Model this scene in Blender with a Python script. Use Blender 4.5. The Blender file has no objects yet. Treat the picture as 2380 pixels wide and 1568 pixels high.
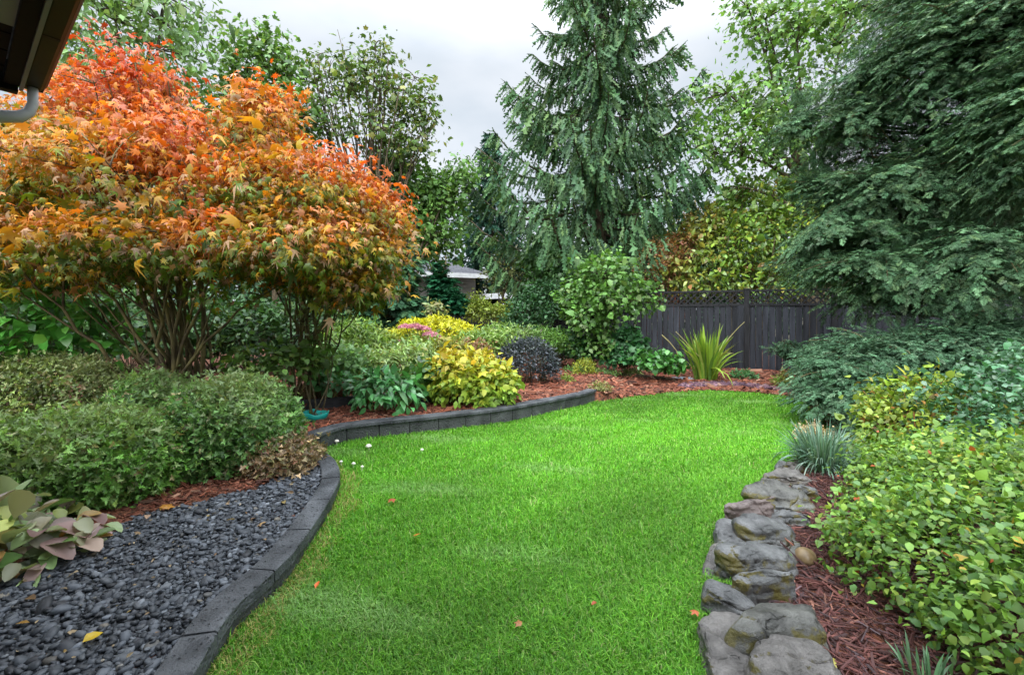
import bpy, bmesh, math, random
import numpy as np
from mathutils import Vector, Matrix, noise as mnoise

# ------------------------------------------------------------------ camera, world, light
S = bpy.context.scene
COL = S.collection
CAM_H = 1.45
cam_data = bpy.data.cameras.new("Camera")
cam = bpy.data.objects.new("Camera", cam_data)
COL.objects.link(cam)
cam.location = (0, 0, CAM_H)
cam.rotation_euler = (math.radians(90), 0, 0)
cam_data.sensor_width = 36.0
cam_data.lens = 16.0
cam_data.shift_y = -0.0227
cam_data.clip_start = 0.05
cam_data.clip_end = 1000
S.camera = cam

SUN_EL, SUN_AZ = math.radians(46), math.radians(196)     # azimuth clockwise from +Y (behind the camera, a little left)
w = bpy.data.worlds.new("World")
S.world = w
w.use_nodes = True
nt = w.node_tree
for n in list(nt.nodes):
    nt.nodes.remove(n)
def N(t, kind, **kw):
    n = t.nodes.new(kind)
    for k, v in kw.items():
        setattr(n, k, v)
    return n
out = N(nt, 'ShaderNodeOutputWorld')
bg = N(nt, 'ShaderNodeBackground')
bg.inputs['Strength'].default_value = 0.1
sky = N(nt, 'ShaderNodeTexSky', sky_type='NISHITA', sun_disc=False)
sky.sun_elevation = SUN_EL
sky.sun_rotation = SUN_AZ
tc = N(nt, 'ShaderNodeTexCoord')
sep = N(nt, 'ShaderNodeSeparateXYZ')
nt.links.new(tc.outputs['Generated'], sep.inputs[0])
ns = N(nt, 'ShaderNodeTexNoise')
ns.inputs['Scale'].default_value = 2.2
ns.inputs['Detail'].default_value = 5
ns.inputs['Roughness'].default_value = 0.5
mp = N(nt, 'ShaderNodeMapping')
mp.inputs['Scale'].default_value = (1, 1, 2.2)
mp.inputs['Location'].default_value = (0.35, 0.2, 0.1)
nt.links.new(tc.outputs['Generated'], mp.inputs[0])
nt.links.new(mp.outputs[0], ns.inputs['Vector'])
cr = N(nt, 'ShaderNodeValToRGB')
cr.color_ramp.elements[0].position = 0.37
cr.color_ramp.elements[0].color = (3.7, 4.2, 4.7, 1)
cr.color_ramp.elements[1].position = 0.62
cr.color_ramp.elements[1].color = (5.2, 5.45, 5.8, 1)
nt.links.new(ns.outputs['Fac'], cr.inputs[0])
zr = N(nt, 'ShaderNodeMapRange')            # overcast sky: brighter towards the zenith
zr.interpolation_type = 'SMOOTHSTEP'
zr.inputs['From Min'].default_value = 0.46
zr.inputs['From Max'].default_value = 0.90
zr.inputs['To Min'].default_value = 1.0
zr.inputs['To Max'].default_value = 5.2
nt.links.new(sep.outputs['Z'], zr.inputs['Value'])
dt = N(nt, 'ShaderNodeVectorMath', operation='DOT_PRODUCT')    # added cloud glow behind the camera, brightens what faces it
dt.inputs[1].default_value = (math.sin(SUN_AZ) * math.cos(SUN_EL), math.cos(SUN_AZ) * math.cos(SUN_EL), math.sin(SUN_EL))
nt.links.new(tc.outputs['Generated'], dt.inputs[0])
gl = N(nt, 'ShaderNodeMapRange')
gl.interpolation_type = 'SMOOTHSTEP'
gl.inputs['From Min'].default_value = 0.25
gl.inputs['From Max'].default_value = 1.0
gl.inputs['To Min'].default_value = 0.0
gl.inputs['To Max'].default_value = 3.6
nt.links.new(dt.outputs['Value'], gl.inputs['Value'])
zs = N(nt, 'ShaderNodeMath', operation='ADD')
nt.links.new(zr.outputs[0], zs.inputs[0])
nt.links.new(gl.outputs[0], zs.inputs[1])
ml = N(nt, 'ShaderNodeVectorMath', operation='SCALE')
nt.links.new(cr.outputs[0], ml.inputs[0])
nt.links.new(zs.outputs[0], ml.inputs['Scale'])
mx = N(nt, 'ShaderNodeMixRGB')
mx.inputs[0].default_value = 0.93
nt.links.new(sky.outputs[0], mx.inputs[1])
nt.links.new(ml.outputs[0], mx.inputs[2])
nt.links.new(mx.outputs[0], bg.inputs[0])
nt.links.new(bg.outputs[0], out.inputs[0])

sd = bpy.data.lights.new("Sun", 'SUN')
sd.energy = 1.5
sd.angle = math.radians(30)
sd.color = (1.0, 0.96, 0.9)
sun = bpy.data.objects.new("Sun", sd)
COL.objects.link(sun)
sv = Vector((math.sin(SUN_AZ) * math.cos(SUN_EL), math.cos(SUN_AZ) * math.cos(SUN_EL), math.sin(SUN_EL)))
sun.rotation_euler = sv.to_track_quat('Z', 'Y').to_euler()

S.view_settings.view_transform = 'Standard'
S.view_settings.look = 'None'
S.view_settings.exposure = 0.85
S.view_settings.gamma = 1.0
S.render.engine = 'CYCLES'
cy = S.cycles
cy.max_bounces = 6
cy.diffuse_bounces = 3
cy.glossy_bounces = 2
cy.transmission_bounces = 4
cy.transparent_max_bounces = 4
cy.use_denoising = True
cy.use_adaptive_sampling = True
cy.adaptive_threshold = 0.02
try:
    cy.denoising_prefilter = 'ACCURATE'
except Exception:
    pass

# ------------------------------------------------------------------ helpers
FPX, CX, HY = 1057.0, 1190.0, 730.0          # the photograph's focal length, centre and horizon in a 2379-wide view

def at(px, py, Y):
    """a point of the garden at distance Y metres"""
    return np.array([(px - CX) / FPX * Y, Y, CAM_H - (py - HY) / FPX * Y])

def gp(px, py, z=0.0):
    """a point on the level z"""
    Y = (CAM_H - z) * FPX / (py - HY)
    return np.array([(px - CX) / FPX * Y, Y, z])

def tag(o, label=None, cat=None, group=None, kind=None):
    if label: o['label'] = label
    if cat: o['category'] = cat
    if group: o['group'] = group
    if kind: o['kind'] = kind
    return o

def empty(name, loc, label=None, cat=None, group=None):
    o = bpy.data.objects.new(name, None)
    o.empty_display_size = 0.1
    COL.objects.link(o)
    o.location = tuple(float(v) for v in loc)
    return tag(o, label, cat, group)

def link(name, me, mat, parent=None):
    if mat is not None:
        me.materials.append(mat)
    o = bpy.data.objects.new(name, me)
    COL.objects.link(o)
    if parent is not None:
        o.parent = parent
        p = parent
        off = Vector((0, 0, 0))
        while p is not None:
            off += p.location
            p = p.parent
        me.transform(Matrix.Translation(-off))
    return o

def np_mesh(name, V, T, mat, parent=None, col=None, smooth=False):
    V = np.ascontiguousarray(V, np.float32)
    T = np.ascontiguousarray(T, np.int32)
    me = bpy.data.meshes.new(name)
    me.vertices.add(len(V))
    me.vertices.foreach_set('co', V.ravel())
    k = T.shape[1]
    me.loops.add(T.size)
    me.loops.foreach_set('vertex_index', T.ravel())
    me.polygons.add(len(T))
    me.polygons.foreach_set('loop_start', np.arange(0, T.size, k, dtype=np.int32))
    me.polygons.foreach_set('use_smooth', np.full(len(T), smooth, dtype=bool))
    me.update(calc_edges=True)
    if col is not None:
        a = me.color_attributes.new('col', 'FLOAT_COLOR', 'POINT')
        c = np.ones((len(V), 4), np.float32)
        c[:, :3] = col
        a.data.foreach_set('color', c.ravel())
    return link(name, me, mat, parent)

class MB:
    """collects shapes into one mesh"""
    def __init__(s):
        s.v, s.f = [], []
    def add(s, V, F):
        b = len(s.v)
        s.v += [tuple(map(float, p)) for p in V]
        s.f += [tuple(b + i for i in q) for q in F]
    def box(s, c, size, ang=0.0, tilt=None):
        x, y, z = [d / 2 for d in size]
        V = np.array([[sx * x, sy * y, sz * z] for sz in (-1, 1) for sy in (-1, 1) for sx in (-1, 1)])
        if tilt is not None:
            V = V @ np.array(Matrix.Rotation(tilt[0], 3, tilt[1])).T
        ca, sa = math.cos(ang), math.sin(ang)
        R = np.array([[ca, -sa, 0], [sa, ca, 0], [0, 0, 1]])
        s.add(V @ R.T + np.array(c), [(0, 2, 3, 1), (4, 5, 7, 6), (0, 1, 5, 4), (2, 6, 7, 3), (0, 4, 6, 2), (1, 3, 7, 5)])
    def tube(s, pts, rad, sides=6, cap=True):
        pts = np.asarray(pts, float)
        n = len(pts)
        rad = np.broadcast_to(np.asarray(rad, float), (n,))
        tang = np.gradient(pts, axis=0)
        tang /= np.linalg.norm(tang, axis=1, keepdims=True) + 1e-9
        ref = np.array([0.0, 0, 1]) if abs(tang[0][2]) < 0.9 else np.array([1.0, 0, 0])
        u = np.cross(tang, ref)
        u /= np.linalg.norm(u, axis=1, keepdims=True) + 1e-9
        for i in range(1, n):
            if np.dot(u[i], u[i - 1]) < 0: u[i] = -u[i]
        v = np.cross(tang, u)
        a = np.arange(sides) / sides * 2 * math.pi
        V = pts[:, None, :] + rad[:, None, None] * (np.cos(a)[None, :, None] * u[:, None, :] + np.sin(a)[None, :, None] * v[:, None, :])
        F = [(i * sides + j, i * sides + (j + 1) % sides, (i + 1) * sides + (j + 1) % sides, (i + 1) * sides + j)
             for i in range(n - 1) for j in range(sides)]
        if cap:
            F += [tuple(range(sides))[::-1], tuple((n - 1) * sides + j for j in range(sides))]
        s.add(V.reshape(-1, 3), F)
    def prism(s, poly, z0, z1):
        n = len(poly)
        V = [(p[0], p[1], z0) for p in poly] + [(p[0], p[1], z1) for p in poly]
        F = [tuple(range(n))[::-1], tuple(range(n, 2 * n))] + [(i, (i + 1) % n, n + (i + 1) % n, n + i) for i in range(n)]
        s.add(V, F)
    def lathe(s, prof, c, sides=24, sx=1, sy=1):
        n = len(prof)
        V = []
        for r, z in prof:
            for j in range(sides):
                a = j / sides * 2 * math.pi
                V.append((c[0] + r * sx * math.cos(a), c[1] + r * sy * math.sin(a), c[2] + z))
        F = [(i * sides + j, i * sides + (j + 1) % sides, (i + 1) * sides + (j + 1) % sides, (i + 1) * sides + j)
             for i in range(n - 1) for j in range(sides)]
        s.add(V, F)
    def build(s, name, mat, parent=None, smooth=False, bevel=0.0):
        me = bpy.data.meshes.new(name)
        me.from_pydata(s.v, [], s.f)
        bm = bmesh.new()
        bm.from_mesh(me)
        bmesh.ops.recalc_face_normals(bm, faces=bm.faces)
        if bevel:
            bmesh.ops.bevel(bm, geom=list(bm.edges), offset=bevel, segments=2, affect='EDGES', profile=0.6)
        bm.to_mesh(me)
        bm.free()
        me.polygons.foreach_set('use_smooth', np.full(len(me.polygons), smooth, dtype=bool))
        return link(name, me, mat, parent)

def curve(p0, p1, bend, n=6, up=0.0):
    """a bent path between two points; bend is an offset vector at its middle"""
    t = np.linspace(0, 1, n)[:, None]
    p0, p1, bend = np.asarray(p0), np.asarray(p1), np.asarray(bend)
    return p0 * (1 - t) + p1 * t + bend * (4 * t * (1 - t))

def inpoly(P, poly):
    x, y = P[:, 0], P[:, 1]
    r = np.zeros(len(P), bool)
    n = len(poly)
    j = n - 1
    for i in range(n):
        xi, yi, xj, yj = poly[i][0], poly[i][1], poly[j][0], poly[j][1]
        c = ((yi > y) != (yj > y)) & (x < (xj - xi) * (y - yi) / (yj - yi + 1e-12) + xi)
        r ^= c
        j = i
    return r

def dpoly(P, line):
    """distance to a polyline"""
    d = np.full(len(P), 1e9)
    for a, b in zip(line[:-1], line[1:]):
        a, b = np.array(a[:2]), np.array(b[:2])
        ab = b - a
        t = np.clip(((P[:, :2] - a) @ ab) / (ab @ ab + 1e-12), 0, 1)
        d = np.minimum(d, np.linalg.norm(P[:, :2] - (a + t[:, None] * ab), axis=1))
    return d

def smooth_line(pts, n=8):
    """Catmull-Rom through the points"""
    P = [np.asarray(p, float) for p in pts]
    P = [2 * P[0] - P[1]] + P + [2 * P[-1] - P[-2]]
    o = []
    for i in range(1, len(P) - 2):
        for k in range(n):
            t = k / n
            a, b, c, d = P[i - 1], P[i], P[i + 1], P[i + 2]
            o.append(0.5 * ((2 * b) + (c - a) * t + (2 * a - 5 * b + 4 * c - d) * t * t + (3 * b - a - 3 * c + d) * t ** 3))
    o.append(P[-2])
    return np.array(o)

def resample(L, step):
    seg = np.linalg.norm(np.diff(L, axis=0), axis=1)
    s = np.concatenate([[0], np.cumsum(seg)])
    n = max(2, int(round(s[-1] / step)) + 1)
    t = np.linspace(0, s[-1], n)
    return np.stack([np.interp(t, s, L[:, k]) for k in range(L.shape[1])], 1)

def wobble(P, rng, freq=1.0, n=6):
    """smooth random field over points, about -1..1"""
    r = np.zeros(len(P))
    for _ in range(n):
        k = rng.normal(size=P.shape[1]) * freq
        r += np.sin(P @ k + rng.uniform(0, 6.28))
    return r / math.sqrt(n) 

def unit(a):
    return a / (np.linalg.norm(a, axis=-1, keepdims=True) + 1e-9)

# ------------------------------------------------------------------ materials
def new_mat(name):
    m = bpy.data.materials.new(name)
    m.use_nodes = True
    return m, m.node_tree, m.node_tree.nodes['Principled BSDF'], m.node_tree.nodes['Material Output']

def leaf_mat(name, rough=0.45, spec=0.5, trans=0.3, tint=(1.25, 1.2, 0.6)):
    m, t, b, o = new_mat(name)
    a = N(t, 'ShaderNodeAttribute', attribute_name='col')
    b.inputs['Roughness'].default_value = rough
    b.inputs['Specular IOR Level'].default_value = spec
    t.links.new(a.outputs['Color'], b.inputs['Base Color'])
    if trans > 0:
        tr = N(t, 'ShaderNodeBsdfTranslucent')
        mu = N(t, 'ShaderNodeMixRGB', blend_type='MULTIPLY')
        mu.inputs[0].default_value = 1
        mu.inputs[2].default_value = (*tint, 1)
        t.links.new(a.outputs['Color'], mu.inputs[1])
        t.links.new(mu.outputs[0], tr.inputs[0])
        ms = N(t, 'ShaderNodeMixShader')
        ms.inputs[0].default_value = trans
        t.links.new(b.outputs[0], ms.inputs[1])
        t.links.new(tr.outputs[0], ms.inputs[2])
        t.links.new(ms.outputs[0], o.inputs[0])
    return m

def noise_mat(name, c0, c1, scale=8, detail=6, rough=0.8, bump=0.3, bscale=None, spec=0.3, stretch=(1, 1, 1), lo=0.35, hi=0.65, dist=0.01, metal=0.0):
    m, t, b, o = new_mat(name)
    tcn = N(t, 'ShaderNodeTexCoord')
    mpn = N(t, 'ShaderNodeMapping')
    mpn.inputs['Scale'].default_value = stretch
    t.links.new(tcn.outputs['Object'], mpn.inputs[0])
    no = N(t, 'ShaderNodeTexNoise')
    no.inputs['Scale'].default_value = scale
    no.inputs['Detail'].default_value = detail
    t.links.new(mpn.outputs[0], no.inputs['Vector'])
    ra = N(t, 'ShaderNodeValToRGB')
    ra.color_ramp.elements[0].position = lo
    ra.color_ramp.elements[0].color = (*c0, 1)
    ra.color_ramp.elements[1].position = hi
    ra.color_ramp.elements[1].color = (*c1, 1)
    t.links.new(no.outputs['Fac'], ra.inputs[0])
    t.links.new(ra.outputs[0], b.inputs['Base Color'])
    b.inputs['Roughness'].default_value = rough
    b.inputs['Specular IOR Level'].default_value = spec
    b.inputs['Metallic'].default_value = metal
    if bump:
        n2 = N(t, 'ShaderNodeTexNoise')
        n2.inputs['Scale'].default_value = bscale or scale * 4
        n2.inputs['Detail'].default_value = 6
        t.links.new(mpn.outputs[0], n2.inputs['Vector'])
        bp = N(t, 'ShaderNodeBump')
        bp.inputs['Strength'].default_value = bump
        bp.inputs['Distance'].default_value = dist
        t.links.new(n2.outputs['Fac'], bp.inputs['Height'])
        t.links.new(bp.outputs[0], b.inputs['Normal'])
    return m

M_LEAF = leaf_mat('leaf', 0.45, 0.45, 0.30)
M_LEAFG = leaf_mat('glossy_leaf', 0.34, 0.6, 0.25)
M_NEEDLE = leaf_mat('needle', 0.55, 0.22, 0.15)
M_MAPLE = leaf_mat('maple_leaf', 0.45, 0.4, 0.35, (1.35, 1.0, 0.5))
M_GRASS = leaf_mat('grass_blade', 0.5, 0.35, 0.35, (1.2, 1.15, 0.6))
M_CHIP = leaf_mat('bark_chip', 0.75, 0.3, 0.0)
M_PEB = leaf_mat('pebble', 0.55, 0.4, 0.0)
M_PETAL = leaf_mat('petal', 0.6, 0.3, 0.35, (1.1, 0.9, 0.9))
M_BARK = noise_mat('bark', (0.030, 0.022, 0.014), (0.105, 0.080, 0.045), 14, rough=0.85, bump=0.6, stretch=(1, 1, 0.25), dist=0.02)
M_STEM = noise_mat('mossy_stem', (0.045, 0.032, 0.018), (0.15, 0.125, 0.045), 9, rough=0.8, bump=0.4, stretch=(1, 1, 0.4))
M_TWIG = noise_mat('twig', (0.05, 0.04, 0.02), (0.13, 0.10, 0.05), 20, rough=0.8, bump=0.0)
M_EVTWIG = noise_mat('olive_twig', (.05, .04, .02), (.12, .10, .04), 4, rough=.8, bump=0.2)
M_GSTEM = noise_mat('green_stem', (0.07, 0.12, 0.02), (0.14, 0.20, 0.04), 10, rough=0.5, bump=0.0)

# ------------------------------------------------------------------ leaf shapes (x width, y length, z normal), all triangles
def T_ovate(wd=0.5, fold=0.10, droop=0.12):
    h = wd / 2
    V = [(0, 0, 0), (0, .35, .02), (0, .7, -droop * .35), (0, 1, -droop), (-h, .32, fold), (-h * .8, .66, fold * .8 - droop * .35), (h, .32, fold), (h * .8, .66, fold * .8 - droop * .35)]
    F = [(0, 1, 4), (1, 5, 4), (1, 2, 5), (2, 3, 5), (0, 6, 1), (1, 6, 7), (1, 7, 2), (2, 7, 3)]
    return np.array(V, float), np.array(F)

def T_round(wd=0.6, fold=0.06, droop=0.15):
    h = wd / 2
    V = [(0, 0, 0), (0, .3, .015), (0, .65, -droop * .4), (0, 1, -droop)]
    for s in (-1, 1):
        V += [(s * h * .62, .16, fold * .7), (s * h, .42, fold), (s * h * .92, .7, fold * .8 - droop * .4), (s * h * .45, .93, fold * .3 - droop * .85)]
    F = []
    for b, fl in ((4, 0), (8, 1)):
        q = [(0, 1, b), (b, 1, b + 1), (1, 2, b + 1), (b + 1, 2, b + 2), (2, 3, b + 2), (b + 2, 3, b + 3)]
        F += [t if not fl else t[::-1] for t in q]
    return np.array(V, float), np.array(F)

def T_diamond(wd=0.5, fold=0.08):
    h = wd / 2
    V = [(0, 0, 0), (-h, .45, fold), (0, 1, -.05), (h, .45, fold)]
    return np.array(V, float), np.array([(0, 2, 1), (0, 3, 2)])

def T_rosette(n=5, wd=0.42, up=0.35):
    Vs, Fs = [], []
    V, F = T_diamond(wd)
    for k in range(n):
        a = k / n * 2 * math.pi + 0.3 * math.sin(k * 7)
        c, s = math.cos(a), math.sin(a)
        l = 0.75 + 0.25 * math.sin(k * 3.1 + 1)
        W = V * l
        W = np.stack([W[:, 0], W[:, 1] * math.cos(up), W[:, 2] + W[:, 1] * math.sin(up)], 1)
        R = np.stack([W[:, 0] * c - W[:, 1] * s, W[:, 0] * s + W[:, 1] * c, W[:, 2]], 1)
        Fs.append(F + len(Vs) * len(V))
        Vs.append(R)
    return np.concatenate(Vs), np.concatenate(Fs)

def T_maple(lobes=5, sinus=0.36, droop=0.25, wide=1.0):
    if lobes == 5: A = [-118, -58, 0, 58, 118]; Ln = [.55, .9, 1.0, .9, .55]
    else: A = [-140, -95, -48, 0, 48, 95, 140]; Ln = [.42, .72, .92, 1.0, .92, .72, .42]
    pts = [(0, -0.02)]
    for i, (a, l) in enumerate(zip(A, Ln)):
        r = math.radians(a)
        if i > 0:
            m = math.radians((a + A[i - 1]) / 2)
            pts.append((sinus * math.sin(m) * wide, .28 + sinus * math.cos(m)))
        pts.append((l * .72 * math.sin(r) * wide, .28 + l * .72 * math.cos(r)))
    V = [(0, .28, 0.03)] + [(x, y, -droop * ((x) ** 2 + (y - .28) ** 2) * 1.6) for x, y in pts]
    n = len(pts)
    F = [(0, 1 + (i + 1) % n, 1 + i) for i in range(n)]
    return np.array(V, float), np.array(F)

def T_ivy():
    V = [(0, .25, .03), (0, 0, 0), (-.30, -.03, .0), (-.42, .30, .02), (-.26, .62, -.02), (0, 1, -.12), (.26, .62, -.02), (.42, .30, .02), (.30, -.03, .0)]
    F = [(0, i + 1 if i < 8 else 1, i) for i in range(1, 9)]
    return np.array(V, float), np.array(F)

def T_spray(n=9, wd=0.5, tw=0.075, seed=0, droop=0.1):
    """flat evergreen spray: an axis with twiglets on both sides"""
    r = np.random.default_rng(seed)
    V, F = [], []
    def dia(p, d, l, w_):
        d = d / np.linalg.norm(d)
        s_ = np.array([-d[1], d[0], 0]) * w_ / 2
        b = len(V)
        z = np.array([0, 0, 1.0]) * r.normal() * 0.02
        for q in (p, p + d * l * .5 + s_ + z, p + d * l, p + d * l * .5 - s_ - z): V.append(q)
        F.extend([(b, b + 2, b + 1), (b, b + 3, b + 2)])
    dia(np.array([0, 0, 0.]), np.array([0, 1, -droop]), 1.0, tw * .8)
    for i in range(n):
        y = 0.08 + 0.84 * i / n
        l = wd * (1 - 0.72 * (i / n) ** 1.3) * r.uniform(.75, 1.1)
        for s_ in (-1, 1):
            a = math.radians(r.uniform(42, 62))
            dia(np.array([0, y + r.normal() * .01, -droop * y]), np.array([s_ * math.sin(a), math.cos(a), -0.12 + r.normal() * .1]), l, tw * r.uniform(.8, 1.25))
    return np.array(V), np.array(F)

def T_strand(n=6, wd=0.22, seed=0):
    """hanging spruce strand: jagged and narrow"""
    r = np.random.default_rng(seed)
    V, F = [], []
    for i in range(n):
        y0 = i / n * 0.85
        ww = wd * (1 - 0.5 * i / n)
        b = len(V)
        for s_ in (-1, 1):
            V += [(0, y0, 0), (s_ * ww * r.uniform(.5, 1), y0 + r.uniform(.10, .22), r.normal() * .06), (0, y0 + .2, 0)]
        F += [(b, b + 2, b + 1), (b + 3, b + 4, b + 5)]
    return np.array(V, float), np.array(F)

def scatter(tms, pos, d, n, size, col, rng, wscale=None):
    """place leaf shapes: returns V, T, C"""
    d = unit(d)
    n = n - d * np.sum(n * d, 1, keepdims=True)
    n = unit(n)
    x = np.cross(d, n)
    size = np.broadcast_to(size, (len(pos),))
    pick = rng.integers(0, len(tms), len(pos))
    Vs, Ts, Cs, off = [], [], [], 0
    for k, (tv, tf) in enumerate(tms):
        m = pick == k
        if not m.any(): continue
        sx = size[m][:, None, None]
        ww = 1.0 if wscale is None else wscale[m][:, None, None]
        W = pos[m][:, None, :] + sx * (tv[None, :, 0:1] * ww * x[m][:, None, :] + tv[None, :, 1:2] * d[m][:, None, :] + tv[None, :, 2:3] * n[m][:, None, :])
        c = m.sum()
        Vs.append(W.reshape(-1, 3))
        Ts.append((tf[None] + (off + np.arange(c) * len(tv))[:, None, None]).reshape(-1, 3))
        Cs.append(np.repeat(col[m], len(tv), 0))
        off += c * len(tv)
    return np.concatenate(Vs), np.concatenate(Ts), np.concatenate(Cs)

def palette(cols, wts, n, rng, jit=0.22, group=None, gjit=0.18):
    cols = np.array(cols, float)
    wts = np.array(wts, float) / sum(wts)
    c = cols[rng.choice(len(cols), n, p=wts)]
    c2 = cols[rng.choice(len(cols), n, p=wts)]
    f = rng.uniform(0, .5, n)[:, None]
    c = c * (1 - f) + c2 * f
    c = c * np.exp(rng.normal(0, jit, n))[:, None]
    if group is not None:
        g = np.exp(rng.normal(0, gjit, group.max() + 1))
        c = c * g[group][:, None]
    return np.clip(c, 0, 0.9)

def blob_points(blobs, m, rng, depth=0.72, lump=0.12, zmin=-9, cull=0.72, low=-0.6, ground=None):
    """points in the outer shell of a union of ellipsoids, with outward normals"""
    B = np.array([b[:6] for b in blobs], float)
    area = np.array([(b[3] * b[4] + b[3] * b[5] + b[4] * b[5]) * (b[6] if len(b) > 6 else 1) for b in blobs])
    P, O, I = [], [], []
    got = 0
    for _ in range(40):
        k = rng.choice(len(B), m * 2, p=area / area.sum())
        v = unit(rng.normal(size=(m * 2, 3)))
        ok = v[:, 2] > low
        v, k = v[ok], k[ok]
        r = depth + (1 - depth) * rng.uniform(0, 1, len(v)) ** 0.6
        r = r * (1 + lump * wobble(np.hstack([v * 3.2, k[:, None] * 1.7]), np.random.default_rng(5), 1.0))
        p = B[k, :3] + v * B[k, 3:6] * r[:, None]
        o = unit(v / B[k, 3:6])
        keep = p[:, 2] > zmin
        for j in range(len(B)):
            q = np.linalg.norm((p - B[j, :3]) / B[j, 3:6], axis=1)
            keep &= ~((q < cull) & (k != j))
        P.append(p[keep]); O.append(o[keep]); I.append(k[keep])
        got += keep.sum()
        if got >= m: break
    return np.concatenate(P)[:m], np.concatenate(O)[:m], np.concatenate(I)[:m]

UP = np.array([0, 0, 1.0])

def foliage(rng, cl, out_, k, spread, tms, size, cols, wts, sjit=0.25, o_w=0.6, r_w=0.6, down=0.35, up=0.6, n_out=0.5, n_r=0.45, jit=0.22, gjit=0.18, zmin=None, colfn=None, flat=1.0):
    m = len(cl)
    g = np.repeat(np.arange(m), k)
    sp = rng.normal(size=(m * k, 3)) * spread
    sp[:, 2] *= flat
    pos = cl[g] + sp
    o = out_[g]
    d = o * o_w + rng.normal(size=pos.shape) * r_w - UP * down
    nn = UP * up + o * n_out + rng.normal(size=pos.shape) * n_r
    sz = size * np.exp(rng.normal(0, sjit, len(pos)))
    col = palette(cols, wts, len(pos), rng, jit, g, gjit)
    if colfn is not None:
        col = colfn(pos, o, col, rng)
    if zmin is not None:
        kp = pos[:, 2] > zmin
        pos, d, nn, sz, col = pos[kp], d[kp], nn[kp], sz[kp], col[kp]
    return scatter(tms, pos, d, nn, sz, col, rng)

def cat3(parts):
    off, V, T, C = 0, [], [], []
    for v, t, c in parts:
        V.append(v); T.append(t + off); C.append(c)
        off += len(v)
    return np.concatenate(V), np.concatenate(T), np.concatenate(C)

def shrub(name, label, cat, blobs, m, k, spread, tms, size, cols, wts, seed, mat=None, depth=0.72, stems=14, base=None, smat=None, group=None, stem_r=0.012, part='foliage', lump=0.12, low=-0.5, zmin=None, **kw):
    rng = np.random.default_rng(seed)
    b = np.array([q[:6] for q in blobs], float)
    if base is None:
        base = np.array([b[:, 0].mean(), b[:, 1].mean(), (b[:, 2] - b[:, 5]).min()])
        base[2] = max(base[2], GH(base[0], base[1]))
    if zmin is None: zmin = base[2] + 0.01
    root = empty(name, base, label, cat, group)
    cl, o, _ = blob_points(blobs, m, rng, depth, lump, zmin, low=low)
    V, T, C = foliage(rng, cl, o, k, spread, tms, size, cols, wts, zmin=zmin, **kw)
    np_mesh(part, V, T, mat or M_LEAF, root, C, True)
    if stems:
        mb = MB()
        for i in rng.choice(len(cl), min(stems, len(cl)), replace=False):
            s0 = base + np.array([rng.normal() * .06, rng.normal() * .06, -0.02])
            if len(blobs) > 1:
                j = np.argmin(np.linalg.norm(b[:, :2] - cl[i, :2], axis=1))
                s0 = np.array([b[j, 0] + rng.normal() * .06, b[j, 1] + rng.normal() * .06, base[2] - 0.02])
            p = curve(s0, cl[i], np.array([rng.normal() * .04, rng.normal() * .04, 0.05 * rng.uniform(0, 1) * np.linalg.norm(cl[i] - s0)]), 6)
            mb.tube(p, np.linspace(stem_r, stem_r * .35, 6), 5)
        mb.build('stems', smat or M_TWIG, root, smooth=True)
    return root

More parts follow.
